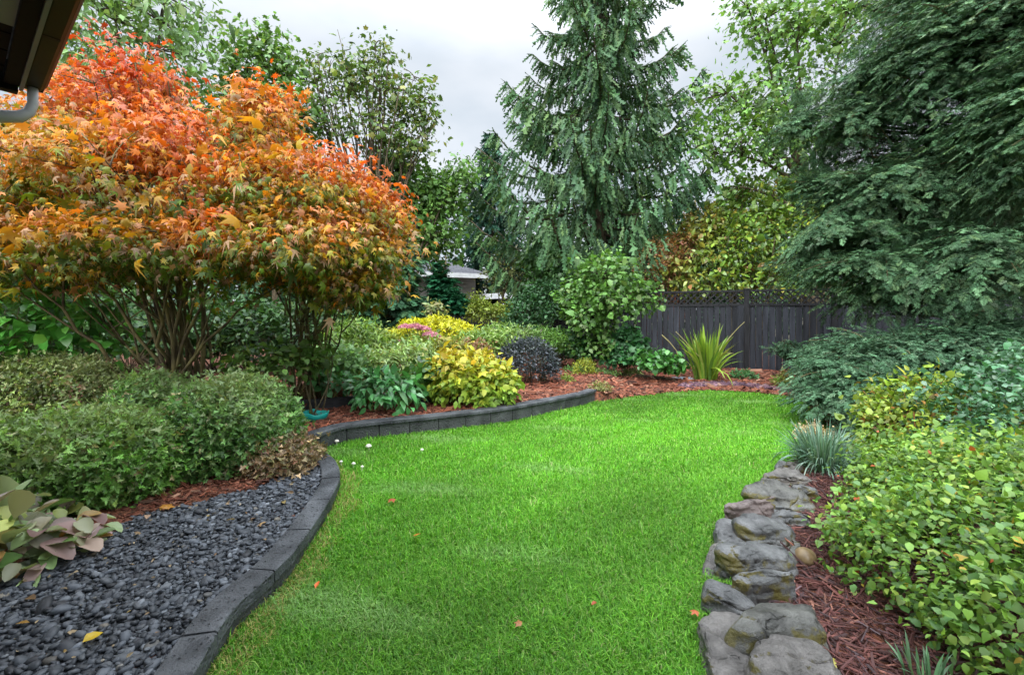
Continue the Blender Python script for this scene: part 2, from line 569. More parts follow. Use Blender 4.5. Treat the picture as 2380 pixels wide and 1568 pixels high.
def tree(name, label, cat, base, blobs, m, k, spread, tms, size, cols, wts, seed, trunk_r=0.15, trunk_top=None, twigs=140, mat=None, depth=0.5, limb_r=0.05, stems=1, fan=0.1, group=None, bark=None, lump=0.15, cull=0.55, low=-0.85, twig_r=0.008, zmin=None, **kw):
    """a tree: trunk (with its limbs and twigs) and crown"""
    rng = np.random.default_rng(seed)
    base = np.asarray(base, float)
    b = np.array([q[:6] for q in blobs], float)
    root = empty(name, base, label, cat, group)
    cl, o, bi = blob_points(blobs, m, rng, depth, lump, zmin if zmin is not None else base[2] + .2, cull=cull, low=low)
    V, T, C = foliage(rng, cl, o, k, spread, tms, size, cols, wts, **kw)
    np_mesh('crown', V, T, mat or M_LEAF, root, C, True)
    mb = MB()
    if trunk_top is None:
        trunk_top = np.array([b[:, 0].mean(), b[:, 1].mean(), b[:, 2].mean()])
    trunk_top = np.asarray(trunk_top, float)
    paths = []
    if stems == 1:
        tp = curve(base - UP * .1, trunk_top, rng.normal(size=3) * .08 * np.linalg.norm(trunk_top - base) * np.array([1, 1, 0]), 12)
        mb.tube(tp, trunk_r * (np.linspace(1, .35, 12) ** 1.0 + 0.35 * np.exp(-np.linspace(0, 1, 12) * 14)), 9)
        for j in range(len(b)):
            s = tp[int(np.clip(rng.integers(4, 9), 0, 11))]
            lp = curve(s, b[j, :3] + rng.normal(size=3) * b[j, 3:6] * .2, np.array([0, 0, .08 * np.linalg.norm(b[j, :3] - s)]), 8)
            mb.tube(lp, np.linspace(limb_r, limb_r * .35, 8), 6)
            paths.append(lp)
        paths.append(tp[5:])
    else:
        for s in range(stems):
            j = s % len(b)
            a = s / stems * 6.28 + rng.normal() * .3
            p0 = base + np.array([math.cos(a) * fan * rng.uniform(.5, 1.1), math.sin(a) * fan * rng.uniform(.5, 1.1), -.06])
            p1 = b[j, :3] + rng.normal(size=3) * b[j, 3:6] * .45
            mid = np.array([-(p1[0] - p0[0]) * .12 + rng.normal() * .06, -(p1[1] - p0[1]) * .12 + rng.normal() * .06, 0.02])
            lp = curve(p0, p1, mid, 10)
            lp[1:-1] += rng.normal(size=(8, 3)) * .025
            r0 = limb_r * rng.uniform(.7, 1.25)
            mb.tube(lp, np.linspace(r0, r0 * .3, 10), 7)
            paths.append(lp)
            for q in range(2):                       # each stem forks
                f = lp[rng.integers(4, 7)]
                e = b[rng.integers(len(b)), :3] * .5 + p1 * .5 + rng.normal(size=3) * .35
                fp = curve(f, e, np.array([0, 0, -.03]), 7)
                mb.tube(fp, np.linspace(r0 * .5, r0 * .2, 7), 5)
                paths.append(fp)
    allp = np.concatenate(paths)
    for i in rng.choice(len(cl), min(twigs, len(cl)), replace=False):
        dd = np.linalg.norm(allp - cl[i], axis=1) + 0.35 * np.maximum(0, allp[:, 2] - cl[i, 2] + .1)
        s = allp[np.argmin(dd)]
        if np.linalg.norm(s - cl[i]) > 1.4: continue
        tp = curve(s, cl[i], np.array([rng.normal() * .04, rng.normal() * .04, .04 * np.linalg.norm(cl[i] - s)]), 5)
        mb.tube(tp, np.linspace(twig_r * 1.6, twig_r * .5, 5), 4, cap=False)
    mb.build('trunk', bark or M_BARK, root, smooth=True)
    return root

# ------------------------------------------------------------------ lie of the land
def px_line(pts, z): return np.array([gp(x, y, z) for x, y in pts])
EDGE_OUT = px_line([(300, 1690), (440, 1568), (540, 1412), (667, 1295), (745, 1190), (785, 1120), (787, 1085), (768, 1058), (738, 1040)], 0.14)   # lawn side of the low edging
WALL_TOP = px_line([(700, 1026), (760, 1000), (830, 984), (1000, 967), (1150, 950), (1250, 934), (1350, 915), (1385, 905)], 0.2)        # front of the retaining wall's cap
EDGE_L = resample(smooth_line(EDGE_OUT), 0.03)
WALL_L = resample(smooth_line(WALL_TOP), 0.03)
LAWN_FAR = [gp(x, y)[:2] for x, y in [(1392, 934), (1450, 925), (1550, 913), (1640, 909), (1720, 911), (1830, 922), (1885, 945), (1935, 1000), (1900, 1050), (1850, 1075)]]
LAWN_RIGHT = [gp(x, y)[:2] for x, y in [(1830, 1100), (1795, 1150), (1760, 1205), (1735, 1250), (1710, 1320), (1700, 1400), (1700, 1460), (1725, 1568), (1765, 1690)]]
def shrink(L, d):
    t = np.gradient(L[:, :2], axis=0); t = unit(t)
    nrm = np.stack([t[:, 1], -t[:, 0]], 1)
    return L[:, :2] + nrm * d
EDGE_B = shrink(EDGE_L, 0.0)
_EI, _WI = shrink(EDGE_L, -0.03), shrink(WALL_L, -0.04)
LAWN = [tuple(p) for p in _EI[::4]] + [(-1.95, 4.6)] + [tuple(p) for p in _WI[5::4]] + [tuple(p) for p in LAWN_FAR] + [tuple(p) for p in LAWN_RIGHT] + [(0.9, -1.5), (-1.0, -1.5)]
EDGE_M, WALL_M = shrink(EDGE_L, -0.09), shrink(WALL_L, -0.10)
RAISED = [(-14, -1.0), (-1.34, -1.0)] + [tuple(p) for p in EDGE_M[::4]] + [tuple(p) for p in WALL_M[::4]] + [(1.6, 8.3), (1.9, 9.5), (1.0, 14), (1.0, 19), (-14, 19)]
GRAVEL = [(-4.2, 0.8), (-1.3, 0.8)] + [tuple(p) for p in EDGE_L[::4, :2]] + [gp(x, y, .1)[:2] for x, y in [(722, 1048), (690, 1090), (600, 1135), (450, 1172), (330, 1195), (230, 1255)]] + [(-2.7, 2.2), (-3.6, 2.0)]
STEP = [(-3.3, 5.85), (-2.84, 6.0), (-2.19, 6.32), (-1.5, 6.5), (-0.9, 6.6)]

def H(P):
    P = np.asarray(P, float)[:, :2]
    r = inpoly(P, RAISED)
    lawn = inpoly(P, LAWN) & ~r
    near = np.minimum(dpoly(P, [tuple(p) for p in EDGE_L[::6, :2]]), dpoly(P, [tuple(p) for p in WALL_L[::6, :2]]))
    front = ~r & (near < .14) & (P[:, 1] < 7.45)
    h = np.full(len(P), 0.02)
    d = dpoly(P, [(1.39, 7.54), (1.6, 8.3), (1.9, 9.5), (1.0, 14), (1.0, 19)])
    h = np.maximum(h, 0.17 - d * 0.28)
    h[r] = 0.17
    g = inpoly(P, GRAVEL)
    h[r & (P[:, 1] < 4.7) & (P[:, 0] > -6)] = 0.115
    ys = np.interp(P[:, 0], [q[0] for q in STEP], [q[1] for q in STEP])
    up_ = r & (P[:, 1] > ys) & (P[:, 0] < -0.9) & (P[:, 1] > 5)
    h[up_] = 0.27
    fade = r & (P[:, 0] >= -0.9) & (P[:, 0] < 0.3) & (P[:, 1] > 6.6)
    h[fade] = 0.27 - 0.1 * (P[fade, 0] + .9) / 1.2
    h[g & r] = 0.085
    h[lawn | front] = -0.06
    return h
def GH(x, y): return float(H(np.array([[x, y]]))[0])

# ground: one sheet to the horizon
M_SOIL = noise_mat('garden_soil', (0.03, 0.025, 0.015), (0.07, 0.06, 0.03), 3, rough=0.95, bump=0.3)
mb = MB(); mb.add([(-400, -400, -.09), (400, -400, -.09), (400, 400, -.09), (-400, 400, -.09)], [(0, 1, 2, 3)])
tag(mb.build('ground', M_SOIL), kind='structure')

# mulched beds
M_MULCH = noise_mat('bark_mulch_bed', (0.030, 0.014, 0.008), (0.21, 0.075, 0.038), 22, rough=0.85, bump=0.9, bscale=45, dist=0.03)
def grid_sheet(name, x0, x1, y0, y1, st, hf, mat):
    xs = np.arange(x0, x1 + st / 2, st); ys = np.arange(y0, y1 + st / 2, st)
    X, Y = np.meshgrid(xs, ys)
    P = np.stack([X.ravel(), Y.ravel()], 1)
    V = np.column_stack([P, hf(P)])
    nx, ny = len(xs), len(ys)
    i = (np.arange(ny - 1)[:, None] * nx + np.arange(nx - 1)[None]).ravel()
    Q = np.stack([i, i + 1, i + nx + 1, i + nx], 1)
    return tag(np_mesh(name, V, Q, mat, None, None, True), kind='structure')
rg = np.random.default_rng(3)
def hm(P): return H(P) + 0.008 * wobble(P, np.random.default_rng(1), 9) * (H(P) > -0.02)
grid_sheet('mulch_bed', -13, 10, -0.5, 18.5, 0.055, hm, M_MULCH)

# gravel bed base
M_GRAVB = noise_mat('dark_gravel', (0.012, 0.013, 0.015), (0.04, 0.042, 0.047), 60, rough=0.8, bump=0.8)
mb = MB()
mb.add([(p[0], p[1], 0.092) for p in GRAVEL], [tuple(range(len(GRAVEL)))])
tag(mb.build('gravel_bed', M_GRAVB), kind='structure')

# lawn base
M_LAWNB = noise_mat('lawn_soil', (.05, .15, .012), (.09, .23, .02), 7, rough=0.9, bump=0.4)
mb = MB()
mb.add([(p[0], p[1], -0.004) for p in LAWN], [tuple(range(len(LAWN)))])
tag(mb.build('lawn', M_LAWNB), kind='structure')

# ------------------------------------------------------------------ grass
def make_grass():
    rng = np.random.default_rng(11)
    LP = np.array(LAWN)
    parts = []
    def zone(n, y0, y1, wid, ln, lean=0.6):
        P = np.column_stack([rng.uniform(-2.4, 5.2, n), rng.uniform(y0, y1, n)])
        P = P[inpoly(P, LAWN)]
        P = P[np.abs(P[:, 0]) < P[:, 1] * 1.25 + .5]
        n = len(P)
        pat = wobble(P, np.random.default_rng(2), 1.6)
        fine = wobble(P, np.random.default_rng(4), 6)
        edge = dpoly(P, [tuple(p) for p in EDGE_L[::6, :2]])
        az = rng.uniform(0, 6.28, n) + .6 * pat
        L = ln * np.exp(rng.normal(0, .28, n)) * (1 + .18 * fine)
        le = np.abs(rng.normal(lean, .3, n))
        dx, dy = np.cos(az), np.sin(az)
        root = np.column_stack([P, np.full(n, -.004)])
        side = np.column_stack([-dy, dx, np.zeros(n)]) * (wid * np.exp(rng.normal(0, .2, n)))[:, None] / 2
        hd = np.column_stack([dx, dy, np.zeros(n)])
        mid = root + UP * (L * .6)[:, None] * np.cos(le * .6)[:, None] + hd * (L * .55 * np.sin(le * .7))[:, None]
        tip = mid + UP * (L * .4 * np.cos(le * 1.5))[:, None] + hd * (L * .5 * np.sin(np.minimum(le * 1.5, 1.9)))[:, None]
        V = np.stack([root - side, root + side, mid - side * .85, mid + side * .85, tip], 1)
        F = np.array([(0, 1, 3), (0, 3, 2), (2, 3, 4)])
        T = (F[None] + (np.arange(n) * 5)[:, None, None]).reshape(-1, 3)
        c = palette([(.092, .285, .014), (.15, .36, .024), (.055, .21, .010), (.22, .40, .06), (.32, .34, .14)], [5, 4, 2.5, 1.2, .5], n, rng, .2)
        c *= (1 + .14 * pat + .12 * fine)[:, None]
        pale = np.clip(wobble(P * np.array([1, 2.2]), np.random.default_rng(8), 2.4) - .7, 0, 1)[:, None] * rng.uniform(0, .8, n)[:, None]
        c = c * (1 - pale) + np.array([.30, .46, .17]) * pale
        dry = (edge < .10 + .07 * np.abs(fine)) & (rng.uniform(0, 1, n) < .35)
        c[dry] = palette([(.40, .33, .12), (.26, .28, .06)], [1, 1], dry.sum(), rng, .2)
        parts.append((V.reshape(-1, 3), T, np.repeat(c, 5, 0)))
    zone(230000, 1.3, 2.6, .0038, .043, 1.0)
    zone(160000, 2.6, 4.0, .0048, .041, .85)
    zone(130000, 4.0, 6.2, .0065, .038, .75)
    zone(110000, 6.2, 8.8, .009, .034, .7)
    V, T, C = cat3(parts)
    tag(np_mesh('grass', V, T, M_GRASS, None, C), 'short bright green grass of the lawn', 'grass', kind='stuff')
make_grass()

# ------------------------------------------------------------------ pebbles and bark chips
def ico(sub=2):
    bm = bmesh.new()
    bmesh.ops.create_icosphere(bm, subdivisions=sub, radius=1)
    V = np.array([v.co[:] for v in bm.verts]); F = np.array([[v.index for v in f.verts] for f in bm.faces])
    bm.free()
    return V, F
def pebble_tm(seed, sub=2, flat=.6, amp=.16):
    r = np.random.default_rng(seed)
    V, F = ico(sub)
    V = V * (1 + amp * wobble(V, r, 1.6))[:, None] * np.array([r.uniform(.75, 1), r.uniform(1, 1.35), flat * r.uniform(.8, 1.1)])
    return V, F
PEB = [pebble_tm(i, 2, .62, .26) for i in range(12)]

def pebbles(name, label, P, z, size, cols, wts, seed, mat=M_PEB, sj=.25, tm=PEB):
    rng = np.random.default_rng(seed)
    n = len(P)
    pos = np.column_stack([P, z])
    a = rng.uniform(0, 6.28, n)
    d = np.column_stack([np.cos(a), np.sin(a), rng.normal(0, .35, n)])
    nn = UP + rng.normal(0, .3, (n, 3))
    V, T, C = scatter(tm, pos, d, nn, size * np.exp(rng.normal(0, sj, n)), palette(cols, wts, n, rng, .22), rng)
    return tag(np_mesh(name, V, T, mat, None, C, True), label, name.replace('_', ' '), kind='stuff')

rng = np.random.default_rng(21)
xs, ys = np.meshgrid(np.arange(-4.2, -1.0, .0195), np.arange(.9, 4.8, .0195))
P = np.column_stack([xs.ravel(), ys.ravel()]) + rng.normal(0, .008, (xs.size, 2))
dg = dpoly(P, [tuple(p) for p in EDGE_L[::4, :2]])
P = P[inpoly(P, GRAVEL) & (dg > .145)]
P = P[P[:, 0] > -P[:, 1] * 1.3 - .4]
P2 = P[rng.uniform(0, 1, len(P)) < .42] + rng.normal(0, .01, (1, 2))
PP = np.concatenate([P, P2])
zz = np.concatenate([np.full(len(P), .098) + rng.normal(0, .003, len(P)), np.full(len(P2), .113) + rng.normal(0, .004, len(P2))])
GC = [(.046, .051, .060), (.080, .088, .102), (.022, .024, .029), (.14, .15, .165), (.16, .14, .11)]
pebbles('gravel', 'dark grey pebbles spread beside the lawn edging', PP, zz, .0128, GC, [5, 4, 4, .9, .12], 22, sj=.30)

def chips(name, label, P, size, cols, wts, seed, asp=.22, sj=.4, lift=.012, zf=H):
    rng = np.random.default_rng(seed)
    n = len(P)
    h = asp / 2
    V0 = np.array([(-h, 0, 0), (h, .05, 0), (h * .7, 1, .02), (-h * .5, .93, 0), (-h * .6, .05, h * .9), (h * .7, .1, h * .8), (h * .4, .9, h * .7), (-h * .4, .85, h * .9)])
    F0 = np.array([(0, 1, 5), (0, 5, 4), (1, 2, 6), (1, 6, 5), (2, 3, 7), (2, 7, 6), (3, 0, 4), (3, 4, 7), (4, 5, 6), (4, 6, 7)])
    a = rng.uniform(0, 6.28, n)
    d = np.column_stack([np.cos(a), np.sin(a), rng.normal(.02, .2, n)])
    nn = UP + rng.normal(0, .45, (n, 3))
    pos = np.column_stack([P, zf(P) + lift * rng.uniform(.1, 1, n)])
    V, T, C = scatter([(V0, F0)], pos, d, nn, size * np.exp(rng.normal(0, sj, n)), palette(cols, wts, n, rng, .3), rng, np.exp(rng.normal(0, .35, n)))
    return tag(np_mesh(name, V, T, M_CHIP, None, C), label, name.replace('_', ' '), kind='stuff')

MC = [(.165, .050, .026), (.22, .080, .044), (.09, .026, .015), (.035, .015, .010), (.28, .15, .095)]
rng = np.random.default_rng(31)
P = np.column_stack([rng.uniform(-5.5, 7.5, 230000), rng.uniform(2.4, 12, 230000)])
hh = H(P)
vis = (hh > .0) & ~inpoly(P, GRAVEL) & (P[:, 0] < P[:, 1] * .9) & ~((P[:, 0] > 1.2) & (P[:, 1] < 5.6))
dens = np.clip(1.2 - (P[:, 1] - 4) * .09, .4, 1)
P = P[vis & (rng.uniform(0, 1, len(P)) < dens)]
P = P[(P[:, 0] > -4.5)]
dw = np.minimum(dpoly(P, [tuple(p) for p in WALL_L[::4, :2]]), dpoly(P, [tuple(p) for p in EDGE_L[::4, :2]]))
P = P[dw > .14]
chips('bark_mulch', 'reddish brown bark mulch covering the raised bed and the back bed', P, .014 + .0058 * P[:, 1], MC, [5, 3, 3, 2, .8], 32, asp=.34)
P = np.column_stack([rng.uniform(.7, 3.4, 52000), rng.uniform(.9, 5.2, 52000)])
P = P[~inpoly(P, LAWN) & (dpoly(P, [tuple(q) for q in LAWN_RIGHT]) > .20)]
chips('shredded_mulch', 'shredded dark reddish mulch between the rocks and the leafy ground cover', P, .055, [(.075, .026, .022), (.125, .046, .038), (.035, .016, .015), (.20, .09, .06), (.07, .05, .055)], [5, 3, 4, 1, 1], 33, asp=.10, lift=.035)
# dark purple stone strip along the back of the lawn
SL = smooth_line([np.array([*gp(x, y)[:2], 0]) for x, y in [(1590, 902), (1650, 898), (1720, 899), (1780, 906), (1850, 917)]])
SL = resample(SL, .05)
rng = np.random.default_rng(41)
i = rng.integers(0, len(SL), 1500)
P = SL[i, :2] + rng.normal(0, .09, (1500, 2)) * np.array([.6, 1])
pebbles('lava_rock', 'strip of dark purple stones along the back edge of the lawn', P, np.full(1500, .03) + rng.uniform(0, .03, 1500), .035, [(.10, .045, .06), (.06, .03, .045), (.16, .09, .11), (.2, .12, .09)], [4, 4, 2, 1], 42, M_CHIP)
# ------------------------------------------------------------------ lawn edging and retaining wall
def conc_mat(name, c0, c1):
    m, t, b, o = new_mat(name)
    tcn = N(t, 'ShaderNodeTexCoord')
    n1 = N(t, 'ShaderNodeTexNoise'); n1.inputs['Scale'].default_value = 5; n1.inputs['Detail'].default_value = 8
    n2 = N(t, 'ShaderNodeTexNoise'); n2.inputs['Scale'].default_value = 70; n2.inputs['Detail'].default_value = 4
    v = N(t, 'ShaderNodeTexVoronoi'); v.inputs['Scale'].default_value = 30
    for q in (n1, n2, v): t.links.new(tcn.outputs['Object'], q.inputs['Vector'])
    ra = N(t, 'ShaderNodeValToRGB')
    ra.color_ramp.elements[0].position = .35; ra.color_ramp.elements[0].color = (*c0, 1)
    ra.color_ramp.elements[1].position = .68; ra.color_ramp.elements[1].color = (*c1, 1)
    t.links.new(n1.outputs['Fac'], ra.inputs[0])
    pit = N(t, 'ShaderNodeMapRange'); pit.inputs['From Min'].default_value = .06; pit.inputs['From Max'].default_value = .30
    t.links.new(v.outputs['Distance'], pit.inputs['Value'])
    mu = N(t, 'ShaderNodeMath', operation='ADD')
    ms = N(t, 'ShaderNodeMath', operation='MULTIPLY'); ms.inputs[1].default_value = .9
    t.links.new(n2.outputs['Fac'], ms.inputs[0])
    t.links.new(ms.outputs[0], mu.inputs[0]); t.links.new(pit.outputs[0], mu.inputs[1])
    bp = N(t, 'ShaderNodeBump'); bp.inputs['Strength'].default_value = 1.0; bp.inputs['Distance'].default_value = .012
    t.links.new(mu.outputs[0], bp.inputs['Height'])
    t.links.new(ra.outputs[0], b.inputs['Base Color']); t.links.new(bp.outputs[0], b.inputs['Normal'])
    b.inputs['Roughness'].default_value = .62
    b.inputs['Specular IOR Level'].default_value = .45
    return m
M_CONC = conc_mat('dark_wet_concrete', (.022, .024, .028), (.092, .096, .104))
M_CONC2 = conc_mat('dark_block_face', (.030, .032, .032), (.075, .078, .078))

def sweep(mb, L, prof):
    """carry a cross-section (left offset, z) along a ground line"""
    L = np.asarray(L)[:, :2]
    t = unit(np.gradient(L, axis=0))
    left = np.stack([-t[:, 1], t[:, 0]], 1)
    n, k = len(L), len(prof)
    V = [(*(L[i] + left[i] * p[0]), p[1]) for i in range(n) for p in prof]
    F = [(i * k + j, i * k + (j + 1) % k, (i + 1) * k + (j + 1) % k, (i + 1) * k + j) for i in range(n - 1) for j in range(k)]
    F += [tuple(range(k))[::-1], tuple((n - 1) * k + j for j in range(k))]
    mb.add(V, F)

def rough_up(o, amp, seed, freq=9):
    me = o.data
    n = len(me.vertices)
    V = np.empty(n * 3, np.float32); me.vertices.foreach_get('co', V); V = V.reshape(-1, 3)
    r = np.random.default_rng(seed)
    for k in range(3): V[:, k] += amp * wobble(V, r, freq)
    me.vertices.foreach_set('co', V.ravel()); me.update()

def cut(L, i0, i1, gap=.004):
    q = np.array(L[i0:i1 + 1, :2])
    if len(q) > 2:
        q[0] += (q[1] - q[0]) * min(.45, gap / (np.linalg.norm(q[1] - q[0]) + 1e-9))
        q[-1] += (q[-2] - q[-1]) * min(.45, gap / (np.linalg.norm(q[-1] - q[-2]) + 1e-9))
    return q

root = empty('lawn_edging', (EDGE_L[40][0], EDGE_L[40][1], 0), 'low dark concrete block edging curving between the black pebbles and the lawn', 'edging')
step = 15
for a in range(0, len(EDGE_L) - 2, step):
    e = min(a + step, len(EDGE_L) - 1)
    mb = MB()
    sweep(mb, cut(EDGE_L, a, e, .005), [(-.006, .078), (.128, .082), (.134, .088), (.134, .136), (.128, .142), (.004, .142), (-.006, .134)])
    rough_up(mb.build('cap_block', M_CONC, root), .0018, a, 14)
mb = MB()
sweep(mb, EDGE_L[:, :2], [(.012, -.08), (.115, -.08), (.115, .079), (.012, .077)])
mb.build('base_course', M_CONC2, root)

root = empty('retaining_wall', (WALL_L[30][0], WALL_L[30][1], 0), 'dark block retaining wall with a smooth cap holding up the mulched flower bed', 'garden wall')
WL2 = WALL_L
nW = len(WL2)
step = 12
for a in range(0, nW - 2, step):
    e = min(a + step, nW - 1)
    mb = MB()
    sweep(mb, cut(WL2, a, e, .005), [(.018, -.08), (.12, -.08), (.12, .158), (.018, .158)])
    rough_up(mb.build('face_block', M_CONC2, root), .0015, a, 8)
step = 26
for a in range(0, nW - 2, step):
    e = min(a + step, nW - 1)
    mb = MB()
    sweep(mb, cut(WL2, a, e, .002), [(-.008, .163), (.15, .163), (.156, .17), (.156, .196), (.148, .203), (.004, .203), (-.008, .194)])
    rough_up(mb.build('cap_block', M_CONC, root), .0015, 100 + a, 5)

M_TIMB = noise_mat('black_painted_timber', (.008, .008, .009), (.03, .03, .033), 12, rough=.5, bump=.3, stretch=(.2, 1, 1))
mb = MB(); sweep(mb, resample(smooth_line([np.array(p, float) for p in STEP]), .1), [(-.045, .10), (.03, .10), (.03, .315), (-.045, .315)])
tag(rough_it := mb.build('timber_edging', M_TIMB), 'black timber board holding the upper mulch step behind the teal dish', 'edging')

# ------------------------------------------------------------------ rocks
def rock_mat(name, c0, c1, moss):
    m, t, b, o = new_mat(name)
    tcn = N(t, 'ShaderNodeTexCoord')
    n1 = N(t, 'ShaderNodeTexNoise'); n1.inputs['Scale'].default_value = 7; n1.inputs['Detail'].default_value = 9; n1.inputs['Roughness'].default_value = .62
    n2 = N(t, 'ShaderNodeTexNoise'); n2.inputs['Scale'].default_value = 60; n2.inputs['Detail'].default_value = 8; n2.inputs['Roughness'].default_value = .7
    wv = N(t, 'ShaderNodeTexNoise'); wv.inputs['Scale'].default_value = 4; wv.inputs['Detail'].default_value = 3
    t.links.new(tcn.outputs['Object'], n1.inputs['Vector']); t.links.new(tcn.outputs['Object'], n2.inputs['Vector']); t.links.new(tcn.outputs['Object'], wv.inputs['Vector'])
    ad = N(t, 'ShaderNodeMixRGB'); ad.inputs[0].default_value = .22
    t.links.new(tcn.outputs['Object'], ad.inputs[1]); t.links.new(wv.outputs['Color'], ad.inputs[2])
    vo = N(t, 'ShaderNodeTexVoronoi', feature='DISTANCE_TO_EDGE'); vo.inputs['Scale'].default_value = 5.5
    ms = N(t, 'ShaderNodeMapping'); ms.inputs['Scale'].default_value = (1, 2.1, .8); ms.inputs['Rotation'].default_value = (0, 0, .6)
    t.links.new(ad.outputs[0], ms.inputs[0]); t.links.new(ms.outputs[0], vo.inputs['Vector'])
    ck = N(t, 'ShaderNodeMapRange'); ck.inputs['From Min'].default_value = 0; ck.inputs['From Max'].default_value = .009
    t.links.new(vo.outputs['Distance'], ck.inputs['Value'])
    gate = N(t, 'ShaderNodeMapRange'); gate.inputs['From Min'].default_value = .40; gate.inputs['From Max'].default_value = .44
    t.links.new(n1.outputs['Fac'], gate.inputs['Value'])
    mxc = N(t, 'ShaderNodeMath', operation='MAXIMUM')
    t.links.new(ck.outputs[0], mxc.inputs[0]); t.links.new(gate.outputs[0], mxc.inputs[1])
    ra = N(t, 'ShaderNodeValToRGB')
    ra.color_ramp.elements[0].position = .36; ra.color_ramp.elements[0].color = (*c0, 1)
    ra.color_ramp.elements[1].position = .64; ra.color_ramp.elements[1].color = (*c1, 1)
    t.links.new(n1.outputs['Fac'], ra.inputs[0])
    dk = N(t, 'ShaderNodeMixRGB'); dk.inputs[1].default_value = (.012, .011, .011, 1)
    t.links.new(mxc.outputs[0], dk.inputs[0]); t.links.new(ra.outputs[0], dk.inputs[2])
    # moss patches
    mn = N(t, 'ShaderNodeTexNoise'); mn.inputs['Scale'].default_value = 6.5; mn.inputs['Detail'].default_value = 7; mn.inputs['Roughness'].default_value = .65
    mo = N(t, 'ShaderNodeMapping'); mo.inputs['Location'].default_value = (3, 1, 2)
    t.links.new(tcn.outputs['Object'], mo.inputs[0]); t.links.new(mo.outputs[0], mn.inputs['Vector'])
    geo = N(t, 'ShaderNodeNewGeometry'); sp = N(t, 'ShaderNodeSeparateXYZ'); t.links.new(geo.outputs['Normal'], sp.inputs[0])
    sl = N(t, 'ShaderNodeMapRange'); sl.inputs['From Min'].default_value = .93; sl.inputs['From Max'].default_value = .5; sl.inputs['To Min'].default_value = -.16; sl.inputs['To Max'].default_value = .06
    t.links.new(sp.outputs['Z'], sl.inputs['Value'])
    sm = N(t, 'ShaderNodeMath', operation='ADD'); t.links.new(mn.outputs['Fac'], sm.inputs[0]); t.links.new(sl.outputs[0], sm.inputs[1])
    mr = N(t, 'ShaderNodeMapRange'); mr.inputs['From Min'].default_value = .60 - moss; mr.inputs['From Max'].default_value = .66 - moss
    t.links.new(sm.outputs[0], mr.inputs['Value'])
    mc = N(t, 'ShaderNodeValToRGB'); mc.color_ramp.elements[0].color = (.030, .030, .008, 1); mc.color_ramp.elements[1].color = (.15, .12, .022, 1)
    t.links.new(n2.outputs['Fac'], mc.inputs[0])
    fx = N(t, 'ShaderNodeMixRGB'); t.links.new(mr.outputs[0], fx.inputs[0]); t.links.new(dk.outputs[0], fx.inputs[1]); t.links.new(mc.outputs[0], fx.inputs[2])
    t.links.new(fx.outputs[0], b.inputs['Base Color'])
    hb = N(t, 'ShaderNodeMath', operation='MULTIPLY_ADD'); hb.inputs[1].default_value = .7
    t.links.new(n2.outputs['Fac'], hb.inputs[0]); t.links.new(mxc.outputs[0], hb.inputs[2])
    bp = N(t, 'ShaderNodeBump'); bp.inputs['Strength'].default_value = 1.0; bp.inputs['Distance'].default_value = .016
    t.links.new(hb.outputs[0], bp.inputs['Height']); t.links.new(bp.outputs[0], b.inputs['Normal'])
    b.inputs['Roughness'].default_value = .42; b.inputs['Specular IOR Level'].default_value = .55
    return m
M_ROCK = rock_mat('slate_rock', (.030, .030, .030), (.145, .145, .143), .01)
M_ROCKM = rock_mat('mossy_rock', (.030, .028, .024), (.125, .122, .108), .06)
M_ROCKP = rock_mat('pinkish_rock', (.07, .052, .047), (.17, .13, .12), -.10)
M_ROCKB = rock_mat('brownish_rock', (.040, .035, .031), (.16, .146, .134), .0)
M_TAN = noise_mat('tan_stone', (.10, .065, .03), (.24, .175, .095), 7, rough=.35, bump=.15)

